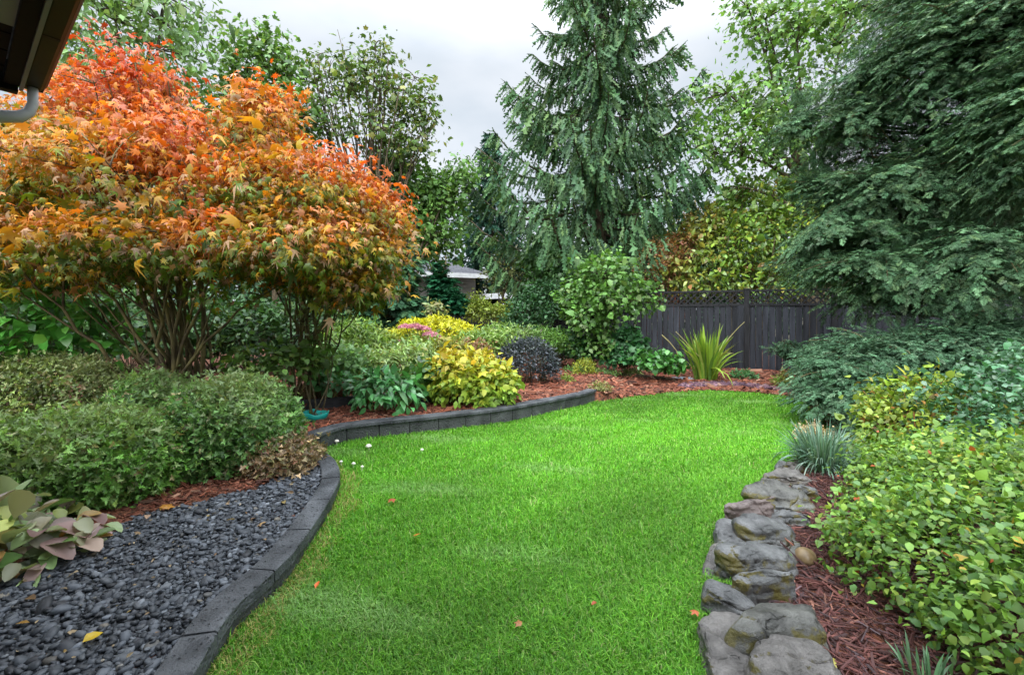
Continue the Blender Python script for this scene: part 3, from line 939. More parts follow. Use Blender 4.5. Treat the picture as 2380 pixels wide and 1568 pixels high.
def rock(name, label, outline, z, mat, seed, thick=None, lean=(0, 0), facets=1, amp=.05, round_=False):
    """a broken slab: the hull of a jittered outline, its edges worn and its faces roughened"""
    z *= .74
    py = np.array([q[1] for q in outline])
    f = (py - py.min()) / (py.max() - py.min())
    poly = np.array([gp(x, y, z * (.9 - .55 * g))[:2] for (x, y), g in zip(outline, f)])
    c = (poly.max(0) + poly.min(0)) / 2
    r = np.random.default_rng(seed)
    ring = resample(np.vstack([poly, poly[:1]]), .001 + np.linalg.norm(np.diff(np.vstack([poly, poly[:1]]), axis=0), axis=1).sum() / r.integers(9, 13))[:-1] - c
    ring *= 1.16
    big = np.linalg.norm(ring, axis=1).mean()
    pts = []
    tilt = np.array([lean[0] * .8 + r.normal() * .05, lean[1] * .8 + .10 + r.normal() * .05])
    for p in ring:
        top = z - r.uniform(0, .20) * z + p @ tilt
        pts.append((*(p * r.uniform(.80, .97)), top))
        pts.append((*(p * r.uniform(.98, 1.06)), top - r.uniform(.22, .45) * (z + .03)))
        pts.append((*(p * r.uniform(.86, 1.0)), -.05))
    for _ in range(3):
        q = ring[r.integers(len(ring))] * r.uniform(.1, .5)
        pts.append((*q, z * r.uniform(1.0, 1.10) + q @ tilt))
    bm = bmesh.new()
    for p in pts: bm.verts.new(p)
    res = bmesh.ops.convex_hull(bm, input=bm.verts)
    bmesh.ops.delete(bm, geom=[v for v in bm.verts if not v.link_faces], context='VERTS')
    bmesh.ops.dissolve_limit(bm, angle_limit=math.radians(9), verts=bm.verts, edges=bm.edges)
    bmesh.ops.bevel(bm, geom=list(bm.edges), offset=.012 if not round_ else .028, segments=2 if not round_ else 4, affect='EDGES', profile=.55)
    bmesh.ops.triangulate(bm, faces=bm.faces)
    for _ in range(5):
        es = [e for e in bm.edges if e.calc_length() > .016]
        if not es: break
        bmesh.ops.subdivide_edges(bm, edges=es, cuts=1)
        bmesh.ops.triangulate(bm, faces=bm.faces)
    bm.normal_update()
    X = np.array([v.co[:] for v in bm.verts]); NN = np.array([v.normal[:] for v in bm.verts])
    F = np.array([[v.index for v in q.verts] for q in bm.faces])
    bm.free()
    k = 0.25 if round_ else 1.0
    lay = X * np.array([1, 1.3, 3.0])
    d = .010 * wobble(lay, r, 9) + .005 * wobble(lay, r, 24) + .0022 * wobble(X, r, 70)
    rd = np.abs(wobble(X * np.array([1, 1.7, 2.2]), r, 10, 4))
    d -= .011 * np.exp(-rd * 16)                               # split lines
    X = X + NN * (d * k)[:, None]
    X += np.array([c[0], c[1], 0])
    root = empty(name, (c[0], c[1], 0), label, 'rock', 'rocks edging the lawn')
    np_mesh('stone', X, F, mat, root, None, round_)
    return root
def z1(pts): return [(1579.8 + x * .18965, 1040.8 + y * .18965) for x, y in pts]
def z8(pts): return [(1579.8 + x * .2343, 1226.7 + y * .2343) for x, y in pts]
rock('rock', 'small dark rock at the far end of the rock row', z1([(1170, 250), (1215, 160), (1310, 210), (1300, 250), (1180, 285)]), .12, M_ROCK, 1)
rock('rock', 'flat grey rock beside the blue-green ferny clump', z1([(1310, 240), (1330, 190), (1440, 165), (1510, 180), (1500, 240), (1440, 275)]), .11, M_ROCKB, 2)
rock('rock', 'sloping grey-brown rock third from the far end', z1([(1015, 395), (1130, 310), (1290, 255), (1420, 290), (1565, 370), (1550, 425), (1420, 440), (1200, 430), (1020, 430)]), .17, M_ROCKB, 3, lean=(.1, .05))
rock('rock', 'long layered slab with yellow moss on its lower right', z1([(805, 570), (960, 450), (1160, 430), (1290, 490), (1420, 560), (1570, 610), (1580, 690), (1500, 740), (1200, 700), (940, 660), (820, 640)]), .22, M_ROCKM, 4, lean=(-.08, 0))
rock('rock', 'small flat rock tucked behind the mossy slab', z1([(1340, 490), (1440, 450), (1520, 455), (1690, 580), (1700, 612), (1600, 620), (1480, 570), (1370, 535)]), .18, M_ROCK, 5)
rock('rock', 'pinkish flat rock resting on the grey ones', z1([(575, 790), (610, 720), (690, 655), (860, 650), (940, 690), (960, 730), (1110, 800), (1000, 840), (880, 835), (640, 880), (580, 840)]), .25, M_ROCKP, 6, thick=.16, amp=.03)
rock('rock', 'greenish-grey wedge of rock pointing at the shrubs', z1([(1110, 770), (1150, 720), (1280, 790), (1400, 860), (1610, 945), (1500, 970), (1350, 920), (1240, 910), (1120, 880)]), .17, M_ROCK, 7)
rock('rock', 'large cracked grey rock below the pinkish one', z1([(690, 920), (760, 860), (930, 830), (1080, 850), (1260, 870), (1350, 960), (1375, 1080), (1230, 1140), (1060, 1170), (990, 1200), (860, 1130), (740, 1040)]), .22, M_ROCK, 8, amp=.035)
rock('rock', 'broken dark rock at the lawn side of the cracked rock', z1([(450, 1000), (500, 900), (560, 860), (660, 940), (770, 1040), (890, 1130), (960, 1190), (740, 1190), (620, 1240), (480, 1200), (440, 1160)]), .13, M_ROCK, 9)
rock('rock', 'broad grey rock left of the small tan stone', z1([(470, 1340), (560, 1240), (760, 1190), (960, 1190), (1200, 1220), (1290, 1300), (1330, 1420), (1390, 1540), (1200, 1510), (960, 1490), (790, 1540), (500, 1470)]), .22, M_ROCK, 10, amp=.035)
rock('rock', 'low purplish stone set flush against the grass', z1([(285, 1500), (330, 1330), (380, 1250), (460, 1180), (495, 1300), (470, 1400), (460, 1570), (300, 1580)]), .07, M_ROCKB, 11)
rock('rock', 'smooth grey rock with a dark undercut in the middle of the near rocks', z8([(560, 560), (640, 480), (800, 415), (960, 430), (1100, 500), (1160, 550), (1090, 640), (1000, 690), (810, 700), (690, 660), (580, 610)]), .25, M_ROCK, 12, lean=(0, .08), amp=.03)
rock('rock', 'tilted grey rock on the lawn side of the undercut rock', z8([(250, 630), (330, 560), (540, 500), (600, 620), (700, 690), (775, 775), (680, 855), (560, 840), (340, 790), (250, 740)]), .15, M_ROCK, 13, lean=(-.1, 0))
rock('rock', 'big mossy boulder between the two nearest slabs', z8([(520, 1100), (620, 970), (760, 770), (960, 700), (1020, 740), (1240, 800), (1290, 850), (1330, 1000), (1400, 1140), (1240, 1170), (1000, 1120), (880, 1130), (760, 1220), (600, 1280), (530, 1190)]), .25, M_ROCKM, 14)
rock('rock', 'long flat slab along the grass nearest the camera', z8([(205, 920), (300, 860), (540, 835), (660, 870), (640, 960), (560, 1080), (560, 1230), (690, 1380), (720, 1600), (380, 1700), (300, 1300), (230, 1080)]), .12, M_ROCKB, 15)
rock('rock', 'broad pale slab nearest the camera', z8([(705, 1330), (830, 1170), (930, 1100), (1040, 1090), (1250, 1180), (1400, 1190), (1500, 1270), (1530, 1400), (1560, 1560), (1400, 1680), (800, 1680), (730, 1500)]), .20, M_ROCKB, 16, amp=.03)
rock('rock', 'small mossy brown rock beside the tan stone', z8([(1050, 250), (1090, 205), (1175, 205), (1185, 340), (1130, 370), (1080, 350)]), .09, M_ROCKM, 17)
Vt, Ft = ico(4)
pt = gp(1873, 1300, .04)
rt_ = np.random.default_rng(18)
Vt = Vt * (1 + .10 * wobble(Vt, rt_, 1.3) + .02 * wobble(Vt, rt_, 5))[:, None] * np.array([.052, .068, .046])
Vt = Vt @ np.array(Matrix.Rotation(-.5, 3, 'Z')).T + np.array([pt[0], pt[1], .06])
rr_ = empty('rock', (pt[0], pt[1], 0), 'smooth tan stone lying on the shredded mulch', 'rock', 'rocks edging the lawn')
np_mesh('stone', Vt, Ft, M_TAN, rr_, None, True)

# ------------------------------------------------------------------ fences
def board_tones(m):
    t = m.node_tree
    b = t.nodes['Principled BSDF']
    src = b.inputs['Base Color'].links[0].from_socket
    g = N(t, 'ShaderNodeNewGeometry')
    r = N(t, 'ShaderNodeMapRange'); r.inputs['To Min'].default_value = .55; r.inputs['To Max'].default_value = 1.35
    t.links.new(g.outputs['Random Per Island'], r.inputs['Value'])
    v = N(t, 'ShaderNodeVectorMath', operation='SCALE')
    t.links.new(src, v.inputs[0]); t.links.new(r.outputs[0], v.inputs['Scale'])
    t.links.new(v.outputs[0], b.inputs['Base Color'])
    return m
M_BOARD = noise_mat('dark_stained_boards', (.009, .010, .0135), (.028, .031, .039), 5, rough=.6, bump=.5, stretch=(3, 3, .22), bscale=30)
board_tones(M_BOARD)
M_FPOST = noise_mat('black_post_timber', (.006, .006, .007), (.016, .016, .018), 6, rough=.55, bump=.25, stretch=(3, 3, .4))

def fence_boards(mb, a, b, z0, z1, bw=.14, seed=0, th=.02):
    r = np.random.default_rng(seed)
    a, b = np.array(a, float), np.array(b, float)
    L = np.linalg.norm(b - a); u = (b - a) / L
    ang = math.atan2(u[1], u[0])
    n = max(1, int(round(L / bw)))
    for i in range(n):
        wdt = L / n - r.uniform(.006, .018)
        c = a + u * (i + .5) * L / n
        off = np.array([-u[1], u[0]]) * r.uniform(-.009, .009)
        mb.box((*(c + off), (z0 + z1) / 2), (wdt, th, z1 - z0 + r.uniform(-.012, .004)), ang + r.normal() * .006)

def lattice(mb, a, b, z0, z1, pitch=.16):
    a, b = np.array(a, float), np.array(b, float)
    L = np.linalg.norm(b - a); u = (b - a) / L; nrm = np.array([-u[1], u[0]])
    h = z1 - z0
    for s in (0, 1):
        x = -h
        while x < L:
            x0, x1_ = x, x + h
            if s: pts = [(x0, z1), (x1_, z0)]
            else: pts = [(x0, z0), (x1_, z1)]
            (xa, za), (xb, zb) = pts
            if xa < 0: za += (zb - za) * (0 - xa) / (xb - xa); xa = 0
            if xb > L: zb = za + (zb - za) * (L - xa) / (xb - xa); xb = L
            if xb - xa > .02:
                o = nrm * (.012 if s else -.012)
                p = np.array([*(a + u * xa + o), za]); q = np.array([*(a + u * xb + o), zb])
                d = unit(q - p); perp = np.cross(d, np.array([nrm[0], nrm[1], 0])) * .017
                t_ = np.array([nrm[0], nrm[1], 0]) * .007
                mb.add([p - perp - t_, p + perp - t_, q + perp - t_, q - perp - t_, p - perp + t_, p + perp + t_, q + perp + t_, q - perp + t_],
                       [(0, 1, 2, 3), (7, 6, 5, 4), (0, 4, 5, 1), (1, 5, 6, 2), (2, 6, 7, 3), (3, 7, 4, 0)])
            x += pitch

FA = np.array([3.55, 12.7]); FU = unit(np.array([2.43, -1.1]))
def fpt(t): return FA + FU * t
fang = math.atan2(FU[1], FU[0])
fr = empty('board_fence', (*fpt(2.67), 0), 'dark board fence with lattice top standing behind the sword-leaved clump', 'fence')
for t in (0.0, 2.67, 4.52):
    mb = MB(); zt = 2.08 if t < 4 else 1.95
    mb.box((*fpt(t), zt / 2), (.12, .12, zt), fang)
    mb.box((*fpt(t), zt + .012), (.15, .15, .024), fang)
    mb.build('post', M_FPOST, fr, bevel=.006)
for k, (t0, t1) in enumerate(((.06, 2.61), (2.73, 4.46))):
    mb = MB(); fence_boards(mb, fpt(t0), fpt(t1), .05, 1.67, .145, k); mb.build('board_panel', M_BOARD, fr)
    mb = MB()
    n_ = np.array([FU[1], -FU[0]]) * .018
    for z_, hgt, dp in ((1.69, .06, .06), (2.045, .05, .07)):
        c = (fpt(t0) + fpt(t1)) / 2
        mb.box((*c, z_), (t1 - t0, dp, hgt), fang)
    mb.build('rail', M_FPOST, fr)
    mb = MB(); lattice(mb, fpt(t0), fpt(t1), 1.72, 2.02); mb.build('lattice', M_FPOST, fr)
    mb = MB(); c = fpt(t1 - .08) + np.array([FU[1], -FU[0]]) * .022
    mb.box((*c, .86), (.15, .02, 1.62), fang); mb.build('cover_board', M_BOARD, fr)
t0, t1 = 4.58, 8.5
mb = MB(); fence_boards(mb, fpt(t0), fpt(t1), .05, 1.70, .145, 7); mb.build('board_panel', M_BOARD, fr)
mb = MB(); mb.box((*((fpt(t0) + fpt(t1)) / 2), 1.72), (t1 - t0, .06, .05), fang); mb.build('rail', M_FPOST, fr)

gr = empty('side_gate', (3.0, 13.4, 0), 'dark framed gate set back behind the leafy young tree', 'gate')
ga, gb = np.array([3.42, 12.78]), np.array([2.55, 14.1])
gu = unit(gb - ga); gang = math.atan2(gu[1], gu[0])
mb = MB(); fence_boards(mb, ga, gb, .08, 1.62, .14, 9); mb.build('board_panel', M_BOARD, gr)
mb = MB()
gn = np.array([gu[1], -gu[0]]); gn = gn if gn[1] < 0 else -gn
for z_ in (.3, .95, 1.55):
    mb.box((*((ga + gb) / 2 + gn * .03), z_), (1.5, .03, .09), gang)
mb.build('frame', M_FPOST, gr)

bf = empty('back_fence', (-1.3, 16.2, 0), 'low dark fence seen in gaps behind the golden mound and far conifers', 'fence')
bpts = [np.array(p) for p in ((2.5, 14.2), (.3, 15.6), (-1.9, 16.2), (-4.3, 16.2), (-6.7, 16.1), (-9.1, 16), (-11.5, 15.6))]
for k, (p, q) in enumerate(zip(bpts[:-1], bpts[1:])):
    mb = MB(); fence_boards(mb, p, q, .1, 1.58, .145, 20 + k); mb.build('board_panel', M_BOARD, bf)
    mb = MB(); mb.box((*p, .83), (.11, .11, 1.66), 0.1); mb.build('post', M_FPOST, bf)

# ------------------------------------------------------------------ neighbour's house
def shingle_mat():
    m, t, b, o = new_mat('grey_roof_shingles')
    tcn = N(t, 'ShaderNodeTexCoord')
    br = N(t, 'ShaderNodeTexBrick'); br.inputs['Scale'].default_value = 1
    br.inputs['Color1'].default_value = (.060, .060, .072, 1); br.inputs['Color2'].default_value = (.085, .085, .098, 1); br.inputs['Mortar'].default_value = (.025, .025, .03, 1)
    br.inputs['Brick Width'].default_value = .34; br.inputs['Row Height'].default_value = .16; br.inputs['Mortar Size'].default_value = .012
    t.links.new(tcn.outputs['UV'], br.inputs['Vector'])
    t.links.new(br.outputs['Color'], b.inputs['Base Color']); b.inputs['Roughness'].default_value = .8
    return m
M_SHING = shingle_mat()
M_WHITE = noise_mat('white_trim', (.62, .63, .64), (.78, .79, .80), 4, rough=.5, bump=0)
M_SIDING = noise_mat('beige_siding', (.20, .19, .17), (.30, .28, .25), 5, rough=.7, bump=.3, stretch=(.3, .3, 6))
M_GLASS = noise_mat('window_glass', (.03, .04, .05), (.08, .10, .12), 2, rough=.08, bump=0, spec=.8)
hr = empty('neighbour_house', (-2.2, 22.5, 0), 'single-storey house with grey shingle roof behind the fence', 'house')
def roof_quad(mb_pts, name, parent, mat, th=.12):
    P = np.array(mb_pts)
    n = unit(np.cross(P[1] - P[0], P[3] - P[0])); n = n if n[2] > 0 else -n
    V = np.vstack([P, P - n * th])
    k = len(P)
    F = [tuple(range(k)), tuple(range(k, 2 * k))[::-1]] + [(i, (i + 1) % k, k + (i + 1) % k, k + i) for i in range(k)]
    me = bpy.data.meshes.new(name); me.from_pydata([tuple(map(float, v)) for v in V], [], F)
    uv = me.uv_layers.new(name='UVMap')
    e = unit(P[1] - P[0]); f = np.cross(n, e)
    for pl in me.polygons:
        for li in pl.loop_indices:
            v = V[me.loops[li].vertex_index] - P[0]
            uv.data[li].uv = (float(v @ e), float(v @ f))
    return link(name, me, mat, parent)
E2 = at(1141, 638, 20.1); E1 = at(1083, 652, 23.7)
ed = unit((E1 - E2) * np.array([1, 1, 0]))
E2 = np.array([E2[0], E2[1], 3.22]); E1 = E2 + ed * 9.0
inn = np.array([-ed[1], ed[0], 0]); inn = inn if inn[0] < 0 else -inn
R2 = E2 + ed * 1.8 + inn * 3.6 + UP * 1.15; R1 = E1 + inn * 3.6 + UP * 1.15
roof = roof_quad([E2, E1, R1, R2], 'roof', hr, M_SHING)
E3 = E2 + inn * 7.2
roof_quad([E3, E2, R2, R2 + inn * .05], 'roof', hr, M_SHING)
mb = MB()
hang_ = math.atan2(ed[1], ed[0])
mb.box(tuple((E2 + E1) / 2 - inn * .02 - UP * .10), (9.0, .05, .2), hang_)
mb.box(tuple((E2 + E3) / 2 - ed * .02 - UP * .10), (.05, 7.2, .2), hang_)
mb.build('fascia', M_WHITE, hr)
wl = E2 + inn * .55 + ed * .5
mb = MB()
c = wl + ed * 4.2 + inn * 3.0
mb.box((c[0], c[1], 1.55), (8.4, 6.0, 3.1), hang_); mb.build('wall', M_SIDING, hr)
for q in (1.2, 4.0):
    c = wl + ed * q - inn * .012
    mb = MB(); mb.box((c[0], c[1], 1.9), (1.5, .06, 1.1), hang_); f_ = mb.build('window', M_WHITE, hr)
    mb = MB(); mb.box((c[0] - inn[0] * .03, c[1] - inn[1] * .03, 1.9), (1.3, .03, .9), hang_); mb.build('pane', M_GLASS, f_)
p0, p1 = at(1060, 697, 22.0), at(1201, 680, 18.6)
cr_ = empty('carport', (*((p0 + p1)[:2] / 2), 0), 'flat carport roof with a white fascia in front of the grey roofed house', 'carport')
d_ = unit((p1 - p0) * np.array([1, 1, 0])); hz = (p0[2] + p1[2]) / 2; an = math.atan2(d_[1], d_[0])
mid = (p0 + p1) / 2; bk = np.array([-d_[1], d_[0], 0]); bk = bk if bk[1] > 0 else -bk
mb = MB(); mb.box((mid[0], mid[1], hz), (4.2, .06, .24), an); mb.build('fascia', M_WHITE, cr_)
mb = MB(); mb.box((mid[0] + bk[0] * 1.0, mid[1] + bk[1] * 1.0, hz + .06), (4.2, 1.9, .08), an); mb.build('roof_deck', M_WHITE, cr_)
for s in (-1.9, 1.9):
    mb = MB(); mb.box((mid[0] + d_[0] * s + bk[0] * .12, mid[1] + d_[1] * s + bk[1] * .12, hz / 2 - .06), (.1, .1, hz - .12), an); mb.build('post', M_WHITE, cr_)

# ------------------------------------------------------------------ the eave overhead
M_GUT = noise_mat('olive_gutter', (.009, .011, .005), (.016, .018, .008), 3, rough=.5, spec=.15, bump=.05)
M_GUTLIP = noise_mat('black_gutter_lip', (.003, .0033, .005), (.006, .0065, .008), 3, rough=.5, spec=.15, bump=0)
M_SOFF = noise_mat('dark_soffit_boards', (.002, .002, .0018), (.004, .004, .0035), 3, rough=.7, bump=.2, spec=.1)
M_SOFFW = noise_mat('grey_soffit_panel', (.16, .165, .18), (.21, .215, .23), 2, rough=.6, bump=.05)
M_ROOFD = noise_mat('dark_roof', (.03, .03, .03), (.07, .07, .07), 12, rough=.9, bump=.4)
GN = at(199, 0, 2.5); GF = at(105, 221, 3.575)
gz = GN[2]
ge = unit((GF - GN) * np.array([1, 1, 0])); gw = np.array([-ge[1], ge[0], 0]); gw = gw if gw[1] < 0 else -gw     # gw: towards the house
GF = np.array([GF[0], GF[1], gz]); GS = GF - ge * 6.5
ha = math.atan2(ge[1], ge[0])
hs = empty('house_eave', tuple(GF + gw * 1.0 - UP * gz), 'overhanging house eave with olive gutter and white downspout elbow', 'house')
def slab(name, mat, s0, s1, w0, w1, z0, z1, parent=hs, bevel=0):
    mb = MB()
    Lc = (s0 + s1) / 2
    c = GF - ge * Lc + gw * ((w0 + w1) / 2)
    mb.box((c[0], c[1], (z0 + z1) / 2), (abs(s1 - s0), abs(w1 - w0), z1 - z0), ha)
    return mb.build(name, mat, parent, bevel=bevel)
GUTP = [(-.0, gz + .085), (.0, gz + .105), (-.012, gz + .105), (-.014, gz + .10), (-.014, gz + .075), (.012, gz + .02), (.030, gz), (.105, gz), (.115, gz + .004), (.115, gz + .105), (.108, gz + .105), (.108, gz + .012), (.035, gz + .012), (.018, gz + .03)]
def gsweep(name, prof, s0, s1, mat, parent):
    mb = MB()
    A, B = GF - ge * s0, GF - ge * s1
    k = len(prof)
    V = [tuple(A[:2] + gw[:2] * p[0]) + (p[1],) for p in prof] + [tuple(B[:2] + gw[:2] * p[0]) + (p[1],) for p in prof]
    F = [(j, (j + 1) % k, k + (j + 1) % k, k + j) for j in range(k)] + [tuple(range(k)), tuple(range(k, 2 * k))[::-1]]
    mb.add(V, F)
    return mb.build(name, mat, parent)
gut = gsweep('gutter', [(.012, gz + .016), (.030, gz), (.105, gz), (.115, gz + .004), (.115, gz + .105), (.108, gz + .105), (.108, gz + .012), (.035, gz + .012), (.018, gz + .022)], .02, 6.5, M_GUT, hs)
gsweep('gutter_lip', [(.010, gz + .018), (-.016, gz + .065), (-.016, gz + .105), (-.004, gz + .112), (-.004, gz + .070), (.017, gz + .024)], .0, 6.5, M_GUTLIP, gut)
gsweep('end_cap', [(.012, gz + .003), (.112, gz + .003), (.112, gz + .104), (-.01, gz + .104), (-.01, gz + .07)], -.004, .016, M_GUT, gut)
for s in (1.05,):
    gsweep('joint_band', [(.028, gz - .003), (.108, gz - .003), (.108, gz - .0005), (.028, gz - .0005)], s, s + .035, M_GUTLIP, gut)
slab('fascia', M_SOFFW, .02, 6.5, .118, .140, gz - .03, gz + .16)
slab('trim_board', M_SOFF, .06, 6.5, .1425, .22, gz - .015, gz + .02)
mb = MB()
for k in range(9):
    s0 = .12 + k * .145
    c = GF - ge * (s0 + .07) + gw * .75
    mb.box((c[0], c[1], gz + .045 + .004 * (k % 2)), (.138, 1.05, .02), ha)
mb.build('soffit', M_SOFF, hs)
slab('soffit_panel', M_SOFFW, 1.02, 6.5, .225, 1.4, gz + .012, gz + .034)
slab('barge_board', M_SOFF, -.03, .05, .145, 1.5, gz - .05, gz + .17)
slab('wall', M_SIDING, .45, 6.5, 1.28, 1.4, -.05, gz + .01)
mb = MB()
A = GF + gw * .02 + UP * .12 + ge * .08; B = GS + gw * .02 + UP * .12
mb.add([A, B, B + gw * 2.2 + UP * .8, A + gw * 2.2 + UP * .8, A + UP * .05, B + UP * .05, B + gw * 2.2 + UP * .85, A + gw * 2.2 + UP * .85], [(0, 1, 2, 3), (4, 7, 6, 5), (0, 4, 5, 1), (1, 5, 6, 2), (2, 6, 7, 3), (3, 7, 4, 0)])
mb.build('roof', M_ROOFD, hs)
mb = MB()
o0 = GF - ge * .06 + gw * .07
e1 = o0 - UP * .19
pts = [o0 + UP * .01, o0 - UP * .12, e1 + gw * .02, e1 + gw * .07 - UP * .05, e1 + gw * .18 - UP * .085, e1 + gw * .55 - UP * .14, e1 + gw * .95 - UP * .2, e1 + gw * 1.12 - UP * .26, e1 + gw * 1.2 - UP * .4, e1 + gw * 1.2 - UP * 2.9]
sq = MB(); sq.tube(np.array(pts), np.array([.032, .032, .036, .044, .046, .046, .046, .046, .046, .046]), 12)
sq.build('downspout', noise_mat('pale_grey_pipe', (.36, .37, .39), (.46, .47, .49), 3, rough=.5, bump=0), hs, smooth=True)

# ------------------------------------------------------------------ leaf sets
OV = [T_ovate(.5), T_ovate(.58, .06, .22), T_ovate(.45, .14, .05)]
OVW = [T_ovate(.72, .08, .15), T_ovate(.8, .05, .25), T_ovate(.65, .12, .1)]
LAN = [T_ovate(.28, .08, .15), T_ovate(.24, .05, .3)]
DIA = [T_diamond(.55), T_diamond(.45, .15)]
ROS = [T_rosette(5), T_rosette(6, .5, .2), T_rosette(4, .5, .5)]
MAP = [T_maple(7, .24, .5, .8), T_maple(5, .26, .7, .75), T_maple(7, .22, .9, .7), T_maple(7, .26, .3, .65)]
MAP5 = [T_maple(5, .40, .2), T_maple(5, .42, .35)]
IVY = [T_ivy()] + OVW[:2]
SPR = [T_spray(13, .38, .044, i, .2) for i in range(6)]
SPRF = [T_spray(6, .45, .14, 10 + i, .2) for i in range(3)]
STR = [T_strand(6, .22, i) for i in range(4)]

# ------------------------------------------------------------------ the flaming maples
def maple_cols(cx, cz, seed):
    def fn(pos, o, col, rng):
        n = len(pos)
        wv = wobble(pos, np.random.default_rng(seed), .9)
        h = (pos[:, 2] - 1.45) / 3.1 + .24 * wv + .16 * wobble(pos, np.random.default_rng(seed + 3), 2.6) + .26 * (o[:, 2]) + .15 * rng.normal(size=n)
        stops = [(-.1, (.08, .15, .012)), (.18, (.17, .19, .014)), (.38, (.34, .24, .018)), (.58, (.47, .22, .02)), (.85, (.52, .165, .018)), (1.15, (.50, .115, .016)), (1.5, (.40, .06, .015))]
        h = h + np.where(o[:, 2] < .1, -.16, .0)
        xs = [s[0] for s in stops]
        c = np.stack([np.interp(h, xs, [s[1][k] for s in stops]) for k in range(3)], 1)
        pk = rng.uniform(0, 1, n)
        c[pk < .2] = c[pk < .2] * .5 + np.array([.36, .17, .13]) * .75
        c[pk > .93] = c[pk > .93] * .4 + np.array([.60, .30, .02]) * .6
        return np.clip(c * np.exp(rng.normal(0, .25, n))[:, None], 0, .9)
    return fn
D5 = 5.3
def bl(px, py, Y, rx, ry, rz, wt=1.0):
    p = at(px, py, Y)
    return (p[0], p[1], p[2], rx, ry, rz, wt)
tree('maple_tree', 'broad multi-stemmed maple with orange leaves, its top beside the house gutter', 'tree', (-3.95, 5.5, .27),
     [bl(320, 460, 5.4, 1.2, 1.3, .72), bl(300, 250, 5.6, .46, .7, .58), bl(355, 210, 5.6, .26, .4, .36), bl(230, 330, 5.5, .60, .9, .55), bl(140, 300, 5.6, .42, .7, .55), bl(30, 450, 5.4, .9, 1.1, .62), bl(230, 590, 5.1, 1.2, 1.0, .34, 1.2), bl(440, 360, 5.5, .52, .8, .50), bl(500, 470, 5.4, .6, .9, .5), bl(-120, 540, 5.4, 1.0, 1.0, .7, .6), bl(460, 590, 4.9, .85, .8, .30, 1.2), bl(60, 580, 5.1, 1.0, .9, .36), bl(330, 560, 4.6, .8, .5, .28), bl(250, 650, 5.0, .4, .4, .16, .35), bl(560, 660, 4.9, .35, .4, .2, .4), bl(100, 650, 4.9, .5, .4, .16, .4)],
     1050, 24, .17, MAP, .083, [(.4, .2, .03)], [1], 51, limb_r=.025, stems=24, fan=.30, twigs=420, mat=M_MAPLE, depth=.45, low=-.75, cull=.62, bark=M_STEM, lump=.3,
     colfn=maple_cols(0, 0, 7), down=.55, o_w=.6, r_w=.55, up=.75, n_out=.55, n_r=.45, flat=.45, twig_r=.006, gjit=.34, sjit=.36)
tree('maple_tree', 'slimmer multi-stemmed maple with a red-orange peak, right of the broad maple', 'tree', (-2.85, 6.35, .27),
     [bl(610, 320, 5.5, .36, .5, .50), bl(628, 250, 5.5, .20, .3, .34), bl(650, 460, 5.3, .66, .8, .46), bl(790, 450, 5.6, .50, .7, .44, 1.1), bl(880, 500, 5.7, .34, .5, .34), bl(850, 590, 5.6, .48, .6, .34, 1.1), bl(650, 590, 5.0, .75, .7, .30, 1.2), bl(790, 670, 5.5, .5, .5, .20), bl(720, 550, 4.9, .6, .5, .3), bl(740, 690, 5.4, .3, .3, .16, .4), bl(850, 660, 5.6, .3, .3, .18, .6)],
     600, 24, .15, MAP, .08, [(.4, .2, .03)], [1], 52, limb_r=.019, stems=20, fan=.22, twigs=300, mat=M_MAPLE, depth=.42, low=-.8, cull=.6, bark=M_STEM, lump=.3,
     colfn=maple_cols(0, 0, 17), down=.55, o_w=.6, r_w=.55, up=.75, n_out=.55, n_r=.45, flat=.45, twig_r=.006, gjit=.34, sjit=.36)

# ------------------------------------------------------------------ clipped mounds by the gravel
BXC = [(.10, .23, .05), (.15, .30, .075), (.055, .14, .03), (.24, .32, .12), (.26, .19, .10)]
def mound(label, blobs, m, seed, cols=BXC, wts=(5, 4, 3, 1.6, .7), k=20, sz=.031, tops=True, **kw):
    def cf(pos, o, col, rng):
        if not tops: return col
        f = np.clip((o[:, 2] - .3) * .9 + .25 * wobble(pos, np.random.default_rng(seed + 1), 3), 0, .85)[:, None] * .55  # pale tips on upward leaves, plus a top highlight put into their colour
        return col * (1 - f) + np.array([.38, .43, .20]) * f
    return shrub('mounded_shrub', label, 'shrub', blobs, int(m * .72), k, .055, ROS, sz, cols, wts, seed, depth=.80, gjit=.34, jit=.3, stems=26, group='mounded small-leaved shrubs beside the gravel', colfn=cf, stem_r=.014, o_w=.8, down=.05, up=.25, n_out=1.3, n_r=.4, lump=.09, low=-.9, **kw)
mound('large round small-leaved mound standing at the bend of the gravel', [bl(535, 1018, 4.15, .53, .55, .55, 1), bl(600, 1030, 4.3, .24, .36, .34)], 2000, 61)
mound('bright green mound in front at the photo edge, above the broad-leaved clump', [bl(200, 1078, 3.38, .56, .50, .37, 1), bl(-20, 1095, 3.2, .40, .42, .32)], 1900, 62, cols=[(.12, .28, .045), (.17, .33, .07), (.08, .18, .03), (.24, .31, .11), (.24, .18, .09)])
mound('wide low mound behind, under the large-leaved shrub at the photo edge', [bl(130, 925, 4.95, .80, .5, .46, 1), bl(-80, 930, 4.8, .6, .5, .46)], 1300, 63, cols=[(.12, .19, .045), (.18, .23, .075), (.08, .13, .03), (.25, .26, .12), (.23, .16, .09)])
mound('small mound wedged between the larger ones under the maple stems', [bl(350, 950, 4.75, .34, .36, .36, 1), bl(395, 960, 4.7, .22, .3, .3)], 700, 64)
